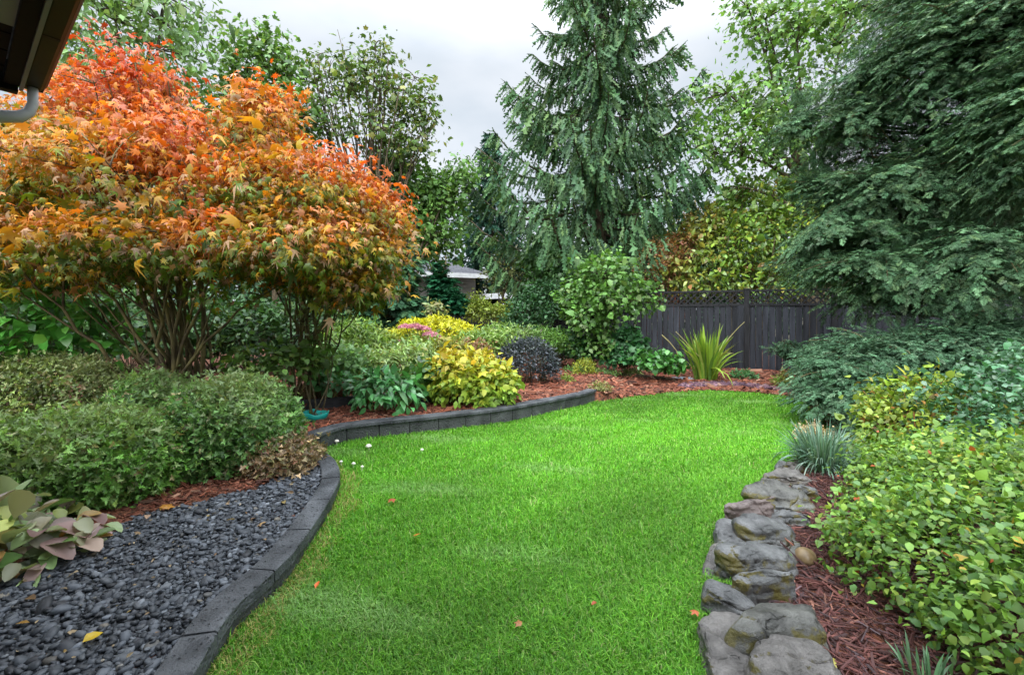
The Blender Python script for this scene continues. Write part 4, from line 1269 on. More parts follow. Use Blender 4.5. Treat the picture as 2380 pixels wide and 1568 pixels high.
mound('browning low mound with rusty twigs at the edging corner', [bl(645, 1082, 3.92, .24, .22, .17, 1), bl(690, 1068, 4.08, .14, .16, .14)], 520, 65, cols=[(.28, .19, .10), (.34, .24, .14), (.18, .19, .07), (.24, .11, .07)], wts=(4, 3, 3, 1.5), k=13, sz=.03, tops=False)

# ------------------------------------------------------------------ broad-leaved clump bottom left
HELC = [(.24, .34, .15), (.30, .36, .19), (.13, .25, .06), (.36, .26, .25), (.30, .18, .17), (.34, .37, .10), (.40, .20, .06)]
shrub('hellebore', 'clump of broad green and mauve leaves spilling onto the dark pebbles', 'plant',
      [bl(60, 1315, 2.5, .30, .26, .17), bl(140, 1295, 2.6, .22, .22, .17), bl(-40, 1300, 2.4, .3, .3, .2), bl(20, 1230, 2.8, .28, .25, .16)], 210, 2, .04, [T_round(.62, .15, .2), T_round(.7, .1, .3), T_round(.55, .18, .12)], .13, HELC, [4, 4, 2, 2.5, 2, 1.2, .6], 71, mat=M_LEAF, depth=.7, stems=26, stem_r=.006, smat=M_GSTEM, o_w=.8, down=.25, r_w=.6, up=.9, n_out=.5, n_r=.3, zmin=.1)

# ------------------------------------------------------------------ shrubs beneath and behind the maples
GRC = [(.06, .24, .03), (.09, .32, .045), (.04, .15, .02), (.16, .36, .05)]
shrub('large_leaved_shrub', 'large-leaved bright green shrub under the broad maple', 'shrub',
      [bl(90, 740, 5.6, .85, .6, .55), bl(-80, 760, 5.5, .6, .6, .6), bl(200, 790, 5.5, .42, .4, .38), bl(40, 820, 5.2, .6, .4, .3)], 330, 4, .08, OVW + IVY[:1], .125, GRC, [4, 4, 3, 2], 72, mat=M_LEAFG, depth=.6, stems=30, o_w=.6, down=.45, up=.8, base=(-5.4, 5.6, .27))
shrub('leafy_shrub', 'low leafy shrub with toothed leaves at the foot of the slimmer maple', 'shrub',
      [bl(670, 845, 5.45, .28, .3, .2), bl(590, 850, 5.3, .30, .3, .22), bl(730, 830, 5.7, .2, .25, .16)], 140, 4, .06, IVY + MAP5, .085, [(.075, .16, .025), (.11, .21, .04), (.05, .10, .02), (.16, .21, .05)], [4, 4, 2, 1], 73, depth=.5, stems=16, base=(-2.75, 5.4, .2), down=.45, up=.8)
shrub('woodland_plant', 'small dark green plant growing in the upper mulch step', 'plant',
      [bl(775, 892, 6.25, .26, .24, .16), bl(745, 885, 6.3, .16, .2, .13)], 75, 4, .045, OVW, .075, [(.04, .15, .04), (.06, .19, .05), (.08, .16, .07)], [4, 3, 2], 74, depth=.5, stems=14, smat=M_GSTEM, down=.3, up=.8, stem_r=.005)
shrub('hosta', 'blue-green broad-leaved hosta drooping over the mulch', 'plant',
      [bl(885, 905, 5.95, .30, .30, .25), bl(935, 915, 5.95, .22, .26, .20), bl(850, 905, 6.0, .14, .2, .18)], 230, 2, .05, [T_ovate(.45, .07, .25), T_ovate(.5, .06, .35), T_ovate(.55, .05, .2)], .122, [(.07, .24, .07), (.10, .30, .10), (.05, .18, .05), (.17, .32, .16)], [4, 4, 3, 1.5], 75, mat=M_LEAFG, depth=.6, stems=20, smat=M_GSTEM, stem_r=.006, o_w=.9, r_w=.4, down=.55, up=.9, n_out=.6, n_r=.25)
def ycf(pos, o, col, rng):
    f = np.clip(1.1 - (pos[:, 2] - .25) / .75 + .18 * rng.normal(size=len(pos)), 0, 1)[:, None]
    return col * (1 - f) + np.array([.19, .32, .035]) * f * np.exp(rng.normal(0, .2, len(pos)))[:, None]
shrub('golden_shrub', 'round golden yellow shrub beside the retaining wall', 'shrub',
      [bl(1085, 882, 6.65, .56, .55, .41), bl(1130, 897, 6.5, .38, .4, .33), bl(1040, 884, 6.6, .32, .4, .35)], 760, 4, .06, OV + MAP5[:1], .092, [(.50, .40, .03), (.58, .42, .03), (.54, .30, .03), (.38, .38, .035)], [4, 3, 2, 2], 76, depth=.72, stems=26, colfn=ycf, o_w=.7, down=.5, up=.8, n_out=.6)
shrub('dark_shrub', 'rounded blue-black shrub between the golden shrub and the path', 'shrub',
      [bl(1228, 840, 8.4, .45, .45, .42), bl(1255, 850, 8.4, .3, .35, .33), bl(1200, 835, 8.45, .28, .3, .33)], 700, 8, .05, DIA, .05, [(.035, .045, .055), (.06, .07, .085), (.02, .035, .025), (.10, .11, .13)], [4, 3, 3, 1.2], 77, mat=M_LEAFG, depth=.75, stems=30, o_w=.8, down=.0)
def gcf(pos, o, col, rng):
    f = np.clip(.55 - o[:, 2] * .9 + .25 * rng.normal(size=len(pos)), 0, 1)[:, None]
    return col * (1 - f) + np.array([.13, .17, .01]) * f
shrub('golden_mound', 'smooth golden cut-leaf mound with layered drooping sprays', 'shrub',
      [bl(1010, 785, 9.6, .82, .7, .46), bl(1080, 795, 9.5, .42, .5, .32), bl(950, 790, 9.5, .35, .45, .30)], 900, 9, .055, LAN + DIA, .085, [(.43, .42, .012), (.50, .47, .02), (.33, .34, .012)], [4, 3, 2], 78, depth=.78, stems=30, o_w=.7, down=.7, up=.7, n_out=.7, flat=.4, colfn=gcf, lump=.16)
# pink sedum heads
root = empty('stonecrop', at(985, 832, 8.6), 'pink flat-headed stonecrop flowers in front of the golden mound', 'flowers')
rng = np.random.default_rng(79)
b0 = at(985, 832, 8.6)
for (px, py, rr) in [(943, 755, .14), (966, 754, .15), (985, 760, .13), (1000, 772, .14), (1012, 781, .14), (1027, 788, .13), (936, 792, .12), (962, 802, .11)]:
    c = at(px, py, 8.5 + rng.normal() * .08)
    n = 220
    a = rng.uniform(0, 6.28, n); r_ = rr * np.sqrt(rng.uniform(0, 1, n))
    pos = c + np.column_stack([r_ * np.cos(a), r_ * np.sin(a), -.35 * r_ ** 2 / rr + rng.normal(0, .012, n)])
    V, T, C = scatter(ROS, pos, rng.normal(size=(n, 3)), UP + rng.normal(0, .4, (n, 3)), .03, palette([(.62, .26, .34), (.70, .38, .42), (.45, .18, .25)], [3, 2, 2], n, rng, .2), rng)
    fl = np_mesh('flower_head', V, T, M_PETAL, root, C)
    mb = MB(); mb.tube(curve(b0 + rng.normal(0, .08, 3) * np.array([1, 1, 0]), c - UP * .02, rng.normal(0, .02, 3), 5), .007, 5); mb.build('stem', M_GSTEM, root, smooth=True)
cl = np.repeat(b0[None], 70, 0) + rng.normal(0, 1, (70, 3)) * np.array([.28, .2, .12]) + UP * .22
V, T, C = foliage(rng, cl, unit(rng.normal(size=(70, 3)) + UP * .5), 4, .05, OV, .09, [(.12, .20, .04), (.17, .22, .06), (.30, .22, .05)], [4, 3, 1], down=.3)
np_mesh('leaves', V, T, M_LEAF, root, C)

PER = [(.15, .27, .045), (.22, .34, .07), (.10, .19, .035), (.30, .36, .12)]
def perennial(label, blobs, m, seed, tms=LAN, sz=.09, cols=PER, wts=(4, 4, 3, 1.5), k=6, name='perennial', **kw):
    a = dict(depth=.35, lump=.3, stems=24, smat=M_GSTEM, stem_r=.006, o_w=.5, r_w=.7, down=.25, up=.7)
    a.update(kw)
    return shrub(name, label, 'plant', blobs, m, k, .06, tms, sz, cols, wts, seed, group='leafy perennials filling the raised bed', **a)
perennial('tall yellow-green perennial with narrow leaves right of the slimmer maple stems', [bl(800, 800, 7.6, .38, .4, .40), bl(840, 785, 7.9, .35, .4, .36)], 330, 81)
perennial('yellowish feathery perennial left of the golden mound', [bl(865, 800, 8.6, .36, .4, .30), bl(900, 805, 9.0, .3, .3, .26)], 300, 82, cols=[(.26, .34, .04), (.34, .40, .07), (.15, .23, .04)], wts=(3, 2, 2))
perennial('pale green whorled perennial behind the hosta', [bl(910, 845, 7.2, .48, .4, .22), bl(970, 835, 7.3, .36, .35, .22), bl(860, 850, 7.0, .25, .3, .2)], 420, 83, tms=LAN, sz=.10, up=1.1, cols=[(.32, .46, .15), (.42, .54, .25), (.20, .32, .08), (.40, .36, .11)])
perennial('silvery-leaved plant between the hosta and the maple stems', [bl(770, 840, 6.9, .3, .3, .26), bl(810, 850, 6.8, .25, .3, .22)], 200, 84, tms=OVW, sz=.09, cols=[(.22, .40, .14), (.32, .48, .24), (.14, .28, .08)], wts=(3, 2, 2))
perennial('light green ferny plant between the golden mound and the dark shrub', [bl(1110, 800, 8.8, .55, .45, .28), bl(1150, 790, 9.2, .45, .4, .28)], 420, 85, sz=.10)
perennial('soft green perennial topped with faded mauve flowers behind the dark shrub', [bl(1170, 785, 10, .5, .4, .26), bl(1215, 790, 10.2, .4, .4, .24)], 320, 86, cols=[(.12, .20, .05), (.17, .25, .07), (.09, .15, .04), (.26, .22, .25)], wts=(4, 3, 2, .8))
perennial('bright green mounded plant under the dark bush by the far fence', [bl(1255, 790, 10.4, .42, .4, .30), bl(1280, 800, 10.3, .3, .35, .26)], 300, 87, cols=[(.09, .21, .03), (.14, .27, .05), (.06, .13, .02)], wts=(4, 3, 2))
perennial('dry reddish tangle of stems above the golden shrub', [bl(1092, 812, 7.6, .34, .25, .10)], 120, 88, tms=DIA, sz=.06, cols=[(.25, .11, .06), (.32, .19, .10), (.18, .12, .05)], wts=(3, 2, 1), smat=M_TWIG)
perennial('broad dark green leaves pushed against the left flank of the golden shrub', [bl(985, 890, 6.5, .26, .25, .22), bl(1000, 870, 6.7, .22, .25, .2)], 110, 89, tms=OVW, sz=.12, cols=[(.06, .16, .03), (.09, .21, .04), (.04, .11, .02)], wts=(3, 2, 2), k=3, mat=M_LEAFG)
perennial('yellowing arching plant behind the top of the golden shrub', [bl(1045, 815, 7.4, .3, .25, .16)], 120, 90, sz=.10, cols=[(.34, .28, .04), (.22, .26, .04), (.14, .2, .03)], wts=(2, 3, 2))
perennial('green ferny filler between the stonecrop and the pale perennial', [bl(950, 815, 8.2, .55, .4, .22), bl(1010, 815, 8.3, .4, .4, .2)], 300, 91, sz=.09, tms=LAN + OV[:1])
perennial('sparse tall stem with pale leaves in front of the low dark fence', [bl(1005, 716, 10.6, .22, .2, .20), bl(1018, 735, 10.6, .25, .2, .22)], 46, 92, tms=OV, sz=.11, k=3, cols=[(.20, .24, .09), (.32, .28, .12), (.12, .18, .04)], wts=(3, 2, 2), base=(-1.75, 10.6, .22))

k = 0
for (px, py, Y, r_, h_, lab) in [(-60, 760, 8.6, 1.1, .9, 'dark leafy shrub far behind the large-leaved shrub at the photo edge'), (130, 770, 9.4, 1.0, .9, 'dark leafy shrub behind the left stems of the broad maple'), (300, 775, 9.0, .9, .75, 'dark leafy shrub behind the middle stems of the broad maple'),
                                 (440, 775, 9.6, .95, .8, 'dark leafy shrub behind the right stems of the broad maple'), (580, 770, 9.2, .85, .75, 'dark leafy shrub in the gap between the two maples'), (710, 770, 10.2, .85, .7, 'dark leafy shrub behind the stems of the slimmer maple')]:
    shrub('dark_leafy_shrub', lab, 'shrub', [bl(px, py, Y, r_, .7, h_), bl(px + 50, py + 20, Y - .3, r_ * .6, .5, h_ * .7)], 330, 6, .1, OV + MAP5[:1], .12, [(.03, .085, .02), (.05, .12, .03), (.02, .055, .015), (.09, .14, .04)], [4, 3, 3, 1], 210 + k, depth=.5, stems=24, down=.3)
    k += 1

# ------------------------------------------------------------------ along the back: small plants, young tree, sword leaves
YT = [(.075, .18, .03), (.11, .24, .045), (.045, .11, .02), (.19, .27, .10)]
tree('young_tree', 'leafy light green young tree in front of the fence corner', 'tree', (2.0, 10.4, .05),
     [bl(1400, 640, 10.4, .62, .6, .50), bl(1430, 690, 10.2, .85, .6, .42, 1.1), bl(1370, 730, 10.3, .55, .6, .48), bl(1340, 690, 10.5, .36, .5, .4), bl(1395, 800, 10.4, .5, .5, .42)],
     620, 7, .12, OVW + MAP5[:1], .105, YT, [4, 4, 3, 1.5], 101, lump=.3, trunk_r=.045, limb_r=.02, twigs=160, depth=.5, low=-.8, down=.35, up=.9, trunk_top=at(1400, 640, 10.4))
shrub('dark_leaved_shrub', 'dark green lobed shrub against the fence, right of the young tree stem', 'shrub',
      [bl(1455, 800, 10.3, .40, .35, .34), bl(1440, 830, 10.2, .34, .3, .22)], 220, 5, .07, MAP5 + IVY[:1], .11, [(.03, .12, .035), (.05, .16, .05), (.02, .07, .02), (.10, .17, .10)], [4, 3, 3, 1], 102, depth=.5, stems=20, down=.4)
shrub('dark_leaved_shrub', 'dark foliage at the shaded foot of the young tree', 'shrub',
      [bl(1340, 810, 10.6, .5, .4, .34), bl(1300, 800, 11.0, .4, .4, .36)], 260, 5, .07, OV + MAP5[:1], .09, [(.03, .10, .025), (.05, .14, .035), (.02, .06, .015)], [4, 3, 3], 103, depth=.5, stems=20, down=.3)
shrub('green_leaved_clump', 'bright green broad-leaved clump left of the sword-leaved clump', 'plant',
      [bl(1520, 838, 9.5, .36, .3, .18), bl(1555, 842, 9.6, .26, .25, .16)], 130, 4, .06, OVW, .12, [(.05, .18, .03), (.08, .24, .045), (.03, .10, .02)], [4, 3, 2], 104, mat=M_LEAFG, depth=.5, stems=18, smat=M_GSTEM, stem_r=.006, down=.35, up=.9)
def small(label, px, py, Y, r_, h_, cols, seed, tms=DIA, sz=.04, m=120, k=6, **kw):
    p = gp(px, py, .03) if Y is None else at(px, py, Y)
    g = GH(p[0], p[1])
    return shrub('bedding_plant', label, 'plant', [(p[0], p[1], g + h_ * .35, r_, r_ * .9, h_ * .65)], m, k, .03, tms, sz, cols, [1] * len(cols), seed, depth=.5, stems=12, smat=M_GSTEM, stem_r=.004, group='small plants dotted in the mulch', o_w=.7, down=.05, **kw)
small('chartreuse tuft of feathery foliage at the foot of the young tree', 1357, 862, 9.6, .25, .34, [(.32, .34, .03), (.26, .30, .03), (.17, .22, .03)], 111, m=170)
small('soft grey-green dome beside the brown log', 1467, 874, None, .20, .18, [(.16, .24, .06), (.12, .2, .05), (.2, .27, .08)], 112)
small('curly blue-green plant at the fence post foot', 1725, 880, None, .24, .18, [(.05, .18, .05), (.09, .22, .08)], 113, tms=LAN, sz=.07)
small('lime green spreading plant beside the red flower', 1828, 893, None, .24, .12, [(.14, .30, .02), (.20, .34, .03)], 114, tms=LAN, sz=.06)
small('tiny yellow-green sprout in the mulch near the end of the wall', 1319, 905, None, .10, .12, [(.24, .30, .05), (.16, .24, .04)], 115, m=60, sz=.035)
small('low green mat around the small brick', 1400, 880, None, .34, .10, [(.10, .2, .04), (.15, .22, .06), (.08, .15, .05)], 116, m=150)
small('low bluish mat beneath the broad-leaved clump', 1545, 868, None, .38, .11, [(.09, .18, .05), (.13, .2, .07)], 117, m=160)
small('low green mat left of the young tree beside the path', 1345, 880, None, .34, .10, [(.08, .2, .05), (.13, .22, .06)], 118, m=150)
small('dry yellowed plant at the foot of the little juniper standard', 1835, 868, 8.8, .26, .34, [(.30, .26, .09), (.22, .22, .06), (.15, .18, .05)], 119, tms=LAN, sz=.08, m=70)
small('wispy pale weed at the end of the retaining wall', 1395, 924, None, .18, .10, [(.24, .22, .08), (.28, .24, .12), (.14, .2, .04)], 120, m=80)

def ribbons(name, label, cat, base, n, L, wid, seed, cols, wts, spread=.12, lean=.5, seg=7, mat=None, bendf=1.0, group=None, foldz=.0):
    rng = np.random.default_rng(seed)
    root = empty(name, base, label, cat, group)
    az = rng.uniform(0, 6.28, n); le = np.abs(rng.normal(0, lean, n)) + .05
    l = L * rng.uniform(.55, 1.1, n)
    col = palette(cols, wts, n, rng, .2)
    V, T, C = [], [], []
    for i in range(n):
        t = np.linspace(0, 1, seg)
        an = le[i] * (.35 + t * bendf * 1.1)
        st = l[i] / (seg - 1)
        hx = np.concatenate([[0], np.cumsum(np.sin(an[:-1]) * st)]); hz = np.concatenate([[0], np.cumsum(np.cos(an[:-1]) * st)])
        d = np.array([math.cos(az[i]), math.sin(az[i]), 0]); s = np.array([-d[1], d[0], 0])
        s = unit(s + d * rng.normal() * .8)
        p = np.asarray(base) + d * spread * rng.uniform(0, 1) + d * hx[:, None] + UP * hz[:, None]
        ww = wid * rng.uniform(.7, 1.2) * np.minimum(1, np.minimum(t * 4 + .45, (1 - t) * 3.2 + .04)) / 2
        b = sum(len(v) for v in V)
        V.append(np.stack([p - s * ww[:, None], p + s * ww[:, None]], 1).reshape(-1, 3))
        for q in range(seg - 1):
            a = b + 2 * q
            T += [(a, a + 1, a + 3), (a, a + 3, a + 2)]
        C.append(np.repeat(col[i][None], 2 * seg, 0))
    np_mesh('leaves', np.concatenate(V), np.array(T), mat or M_LEAF, root, np.concatenate(C))
    return root
gb_ = gp(1640, 884, .02)
glad = ribbons('sword_leaved_clump', 'tall clump of yellow-green sword leaves in front of the fence', 'plant', gb_, 105, 1.15, .062, 121, [(.16, .30, .03), (.24, .36, .04), (.09, .19, .03), (.36, .36, .10)], [4, 4, 2, 1], spread=.22, lean=.5, bendf=1.45)
mb = MB()
for (px, py, k) in ((1730, 748, 0), (1570, 770, 1), (1705, 822, 2)):
    e = at(px, py, gb_[1] - .05)
    mb.tube(curve(gb_ + np.array([.05, 0, .3]), e, np.array([-.1 * (1 if px < 1600 else -.5), 0, .12]), 7), np.linspace(.014, .006, 7), 5)
mb.build('flower_stalk', noise_mat('dry_stalk', (.25, .22, .08), (.36, .32, .14), 6, bump=0), glad, smooth=True)
dr = empty('dry_stalk', gp(1577, 868, .03), 'single dried stalk bending left of the sword-leaved clump', 'plant')
b_ = gp(1577, 868, .03)
mb = MB(); mb.tube(np.array([b_, b_ + UP * .35, at(1572, 815, b_[1]), at(1556, 795, b_[1]), at(1538, 778, b_[1])]), [.012, .011, .011, .013, .016], 6); mb.build('stalk', bpy.data.materials['dry_stalk'], dr, smooth=True)
ribbons('silvery_fern_clump', 'silvery blue-green ferny clump drooping at the end of the rock row', 'plant', gp(1912, 1090, .03), 620, .44, .011, 122, [(.10, .20, .13), (.17, .27, .20), (.06, .13, .07), (.24, .33, .27)], [4, 3, 2, 1.5], spread=.18, lean=.95, bendf=1.5)
ribbons('grassy_tuft', 'narrow blue-green blades at the bottom edge under the leafy ground cover', 'plant', gp(2165, 1600, .04), 30, .15, .011, 124, [(.09, .19, .09), (.14, .25, .14)], [1, 1], spread=.1, lean=.7)

# small things lying about in the beds
M_BRICK = noise_mat('red_brick', (.14, .03, .028), (.26, .07, .06), 18, rough=.85, bump=.4)
def brick(px, py, label, ang):
    p = gp(px, py, .02)
    mb = MB(); mb.box((p[0], p[1], .055), (.22, .10, .07), ang)
    tag(mb.build('brick', M_BRICK, bevel=.008), label, 'brick', 'bricks in the back bed')
brick(1541, 872, 'red brick lying at the foot of the dark shrub by the fence', .2)
brick(1672, 874, 'dark red brick half hidden right of the sword-leaved clump', -.1)
M_SLATE = noise_mat('blue_grey_slate', (.20, .24, .30), (.38, .43, .50), 6, rough=.35, bump=.2)
p = gp(1590, 881, .02); mb = MB()
mb.prism([(p[0] + .26 * math.cos(a) * (1 + .12 * math.sin(3 * a)), p[1] + .19 * math.sin(a) * (1 + .1 * math.cos(2 * a))) for a in np.arange(0, 6.28, .4)], .02, .055)
tag(mb.build('stepping_stone', M_SLATE, bevel=.006), 'flat blue-grey stone lying on the mulch left of the sword-leaved clump', 'stone')
mb = MB(); a, b = gp(1445, 872, .05), gp(1570, 884, .05)
mb.tube(curve(a, b, np.array([0, .05, .01]), 8), np.array([.05, .055, .05, .05, .045, .045, .04, .03]), 8)
tag(mb.build('log', M_BARK, smooth=True), 'dark fallen branch lying along the mulch near the flat blue-grey stone', 'log')
M_RED = noise_mat('red_petals', (.42, .04, .03), (.62, .10, .06), 12, rough=.5, bump=0)
p = gp(1876, 888, .05)
rng = np.random.default_rng(131)
n = 60
fp = p + UP * .07 + rng.normal(0, .045, (n, 3))
V, T, C = scatter(ROS, fp, rng.normal(size=(n, 3)), UP + rng.normal(0, .5, (n, 3)), .05, palette([(.50, .05, .035), (.6, .12, .08)], [1, 1], n, rng), rng)
rt = empty('red_flower', p, 'single red flower low beside the spreading juniper', 'flower')
np_mesh('petals', V, T, M_PETAL, rt, C)
mb = MB(); mb.tube([p, p + UP * .07], .006, 5); mb.build('stem', M_GSTEM, rt)

# teal dish
M_TEAL = noise_mat('teal_plastic', (.0, .17, .14), (.012, .25, .21), 5, rough=.35, bump=.1)
p = gp(731, 975, .17)
dish = empty('teal_dish', p, 'teal green plastic dish lying on the red mulch', 'dish')
mb = MB(); mb.lathe([(.0, .035), (.10, .035), (.125, .045), (.155, .085), (.165, .094), (.174, .088), (.162, .045), (.135, .0), (0, .0)], p, 36, 1.0, .85)
o_ = mb.build('bowl', M_TEAL, dish, smooth=True)
me = o_.data
for v in me.vertices:
    a = math.atan2(v.co.y, v.co.x)
    if v.co.z > .02: v.co.z += .012 * math.sin(3 * a + 1) + .006 * math.sin(7 * a)
rng = np.random.default_rng(133)
q = rng.uniform(-1, 1, (60, 2)) * np.array([.10, .07]) + p[:2]
V, T, C = scatter(DIA, np.column_stack([q, np.full(60, p[2] + .05)]), rng.normal(size=(60, 3)) * np.array([1, 1, .2]), UP + rng.normal(0, .3, (60, 3)), .05, palette([(.10, .05, .03), (.02, .09, .06), (.05, .10, .08)], [1, 1, 1], 60, rng), rng)
np_mesh('leaf_litter', V, T, M_CHIP, dish, C)

# mushrooms on the lawn
M_MUSH = noise_mat('mushroom_cap', (.62, .56, .46), (.80, .76, .68), 9, rough=.6, bump=.1)
def mushroom(px, py, r_, label):
    p = gp(px, py, .02); p[2] = 0
    rt = empty('mushroom', p, label, 'mushroom', 'pale mushrooms in the grass')
    mb = MB(); mb.lathe([(0, .045 + r_ * .75), (r_ * .4, .045 + r_ * .68), (r_ * .75, .045 + r_ * .42), (r_, .045), (r_ * .8, .04), (0, .042)], p, 18); mb.build('cap', M_MUSH, rt, smooth=True)
    mb = MB(); mb.lathe([(r_ * .28, -.01), (r_ * .25, .043)], p, 10); mb.build('stem', M_MUSH, rt, smooth=True)
mushroom(857, 1042, .034, 'largest pale mushroom standing alone in the grass')
mushroom(783, 1030, .026, 'pale mushroom close under the retaining wall')
mushroom(981, 1050, .018, 'small pale mushroom farthest out on the lawn')
mushroom(822, 1083, .020, 'pale mushroom in the loose group by the edging bend')
mushroom(842, 1090, .016, 'tiny pale mushroom in the loose group by the edging bend, farther from the edging')
mushroom(793, 1078, .016, 'tiny pale mushroom touching the edging bend')

# fallen leaves
def leaf_obj(px, py, z, size, col, label, tm, seed, group='fallen leaves', mat=M_LEAF):
    r = np.random.default_rng(seed)
    p = gp(px, py, z)
    V, T, C = scatter([tm], p[None], np.array([[r.normal(), r.normal(), .1]]), np.array([[r.normal() * .25, r.normal() * .25 - .2, 1]]), size, np.array([col]), r)
    return tag(np_mesh('fallen_leaf', V, T, mat, None, C), label, 'leaf', group)
YEL, ORA, RUS, BRN = (.62, .42, .02), (.62, .20, .03), (.38, .08, .03), (.30, .19, .09)
leaf_obj(192, 1491, .135, .07, YEL, 'bright yellow leaf lying on the dark pebbles near the camera', T_ovate(.62, .1, .2), 1)
leaf_obj(608, 1213, .13, .06, (.42, .26, .12), 'tan leaf on the pebbles near the middle of the edging', T_maple(5), 2)
leaf_obj(658, 1163, .13, .05, (.30, .22, .08), 'dull yellow-brown leaf on the pebbles below the large mound', T_ovate(.6), 3)
leaf_obj(70, 1445, .13, .05, (.40, .22, .05), 'narrow brownish leaf on the pebbles below the broad-leaved clump', T_ovate(.35), 4)
leaf_obj(917, 1157, .055, .07, RUS, 'rust brown leaf on the lawn left of centre', T_maple(5), 5)
leaf_obj(963, 1243, .055, .05, ORA, 'small orange leaf on the lawn, nearest to the edging joint', T_maple(5), 6)
leaf_obj(733, 1366, .05, .05, (.70, .13, .02), 'orange-red leaf in the grass close to the edging', T_ovate(.45), 7)
leaf_obj(1386, 1397, .05, .035, RUS, 'small rusty leaf in the grass toward the rocks', T_ovate(.6), 8)
leaf_obj(1213, 1448, .05, .04, (.34, .14, .05), 'brown leaf in the near middle of the lawn', T_maple(5), 9)
leaf_obj(1620, 1417, .055, .045, (.45, .11, .04), 'reddish leaf at the foot of the tilted rock', T_maple(5), 10)
leaf_obj(1945, 1552, .05, .11, (.36, .32, .06), 'long yellow-green leaf beside the broad pale slab', T_ovate(.3), 11)
leaf_obj(380, 1180, .14, .09, (.45, .20, .03), 'large orange leaf on the mulch under the round mound', T_maple(5), 12)
leaf_obj(345, 1195, .14, .06, (.42, .27, .18), 'pale brown leaf at the rim of the pebbles', T_ovate(.6), 13)
leaf_obj(530, 1165, .135, .06, (.40, .28, .18), 'pale curled leaf between the two mounds and the pebbles', T_ovate(.55), 14)
leaf_obj(1985, 1242, .06, .05, (.62, .22, .03), 'orange leaf against the edge of the leafy ground cover', T_ovate(.7), 15)

# ------------------------------------------------------------------ evergreens
def sprays(rng, tips, outd, L, m, sz, tms, cols, wts, droop=.35, rise=.15, sideang=50, jit=.2, gjit=.2, flatn=.35, tipfn=None, down=.2):
    """flat drooping branches that end at the given tips: returns foliage arrays and branch paths"""
    B = len(tips)
    oh = outd * np.array([1, 1, .35]); oh = unit(oh)
    Ls = L * rng.uniform(.7, 1.25, B)
    start = tips - oh * Ls[:, None] + UP * (droop * .6 * Ls)[:, None]
    t = np.linspace(0, 1, m)
    mid = (start + tips) / 2 + UP * (rise * Ls)[:, None]
    path = (1 - t)[None, :, None] ** 2 * start[:, None] + 2 * (t * (1 - t))[None, :, None] * mid[:, None] + (t ** 2)[None, :, None] * tips[:, None]
    tan = unit(np.gradient(path, axis=1))
    side = unit(np.cross(tan, UP) + rng.normal(0, .12, (B, 1, 3)))
    nrm = np.cross(side, tan)
    pos, d, nn, ss, g = [], [], [], [], []
    a = math.radians(sideang)
    for j in range(max(1, m // 5), m):
        for s in (-1, 1):
            dd = tan[:, j] * math.cos(a) + side[:, j] * s * math.sin(a) - UP * down + rng.normal(0, .14, (B, 3))
            pos.append(path[:, j] + rng.normal(0, .012, (B, 3))); d.append(dd)
            nn.append(nrm[:, j] + rng.normal(0, flatn, (B, 3)))
            ss.append(sz * (1.1 - .55 * t[j]) * np.exp(rng.normal(0, .2, B))); g.append(np.arange(B))
    pos.append(path[:, -1]); d.append(tan[:, -1]); nn.append(nrm[:, -1]); ss.append(np.full(B, sz)); g.append(np.arange(B))
    pos, d, nn, ss, g = map(np.concatenate, (pos, d, nn, ss, g))
    col = palette(cols, wts, len(pos), rng, jit, g, gjit)
    if tipfn is not None: col = tipfn(pos, col, rng)
    return scatter(tms, pos, d, nn, ss, col, rng), path

def evergreen(name, label, base, blobs, m, L, pm, sz, tms, cols, wts, seed, trunk=None, trunk_r=.12, cat='tree', depth=.55, low=-.7, group=None, zmin=None, twigs=260, tw_r=.010, lump=.16, cull=.6, part='crown', **kw):
    rng = np.random.default_rng(seed)
    root = empty(name, base, label, cat, group)
    tips, o, _ = blob_points(blobs, m, rng, depth, lump, zmin if zmin is not None else base[2] + .1, cull=cull, low=low)
    (V, T, C), path = sprays(rng, tips, o, L, pm, sz, tms, cols, wts, **kw)
    np_mesh(part, V, T, M_NEEDLE, root, C)
    mb = MB()
    if trunk is not None:
        tr = np.asarray(trunk, float)
        mb.tube(resample(tr, .5), np.linspace(trunk_r, trunk_r * .3, len(resample(tr, .5))), 9)
        al = resample(tr, .2)
    for i in rng.choice(m, min(twigs, m), replace=False):
        p = path[i]
        if trunk is not None:
            q = al[np.argmin(np.linalg.norm(al - p[0] + UP * .2, axis=1))]
            if np.linalg.norm(q - p[0]) > 2.2: continue
            p = np.vstack([q, (q + p[0]) / 2 + UP * .05, p])
        mb.tube(p[::2] if len(p) > 8 else p, np.linspace(tw_r * 1.7, tw_r * .4, len(p[::2] if len(p) > 8 else p)), 4, cap=False)
    if mb.v: mb.build('trunk' if trunk is not None else 'branches', M_EVTWIG, root, smooth=True)
    return root

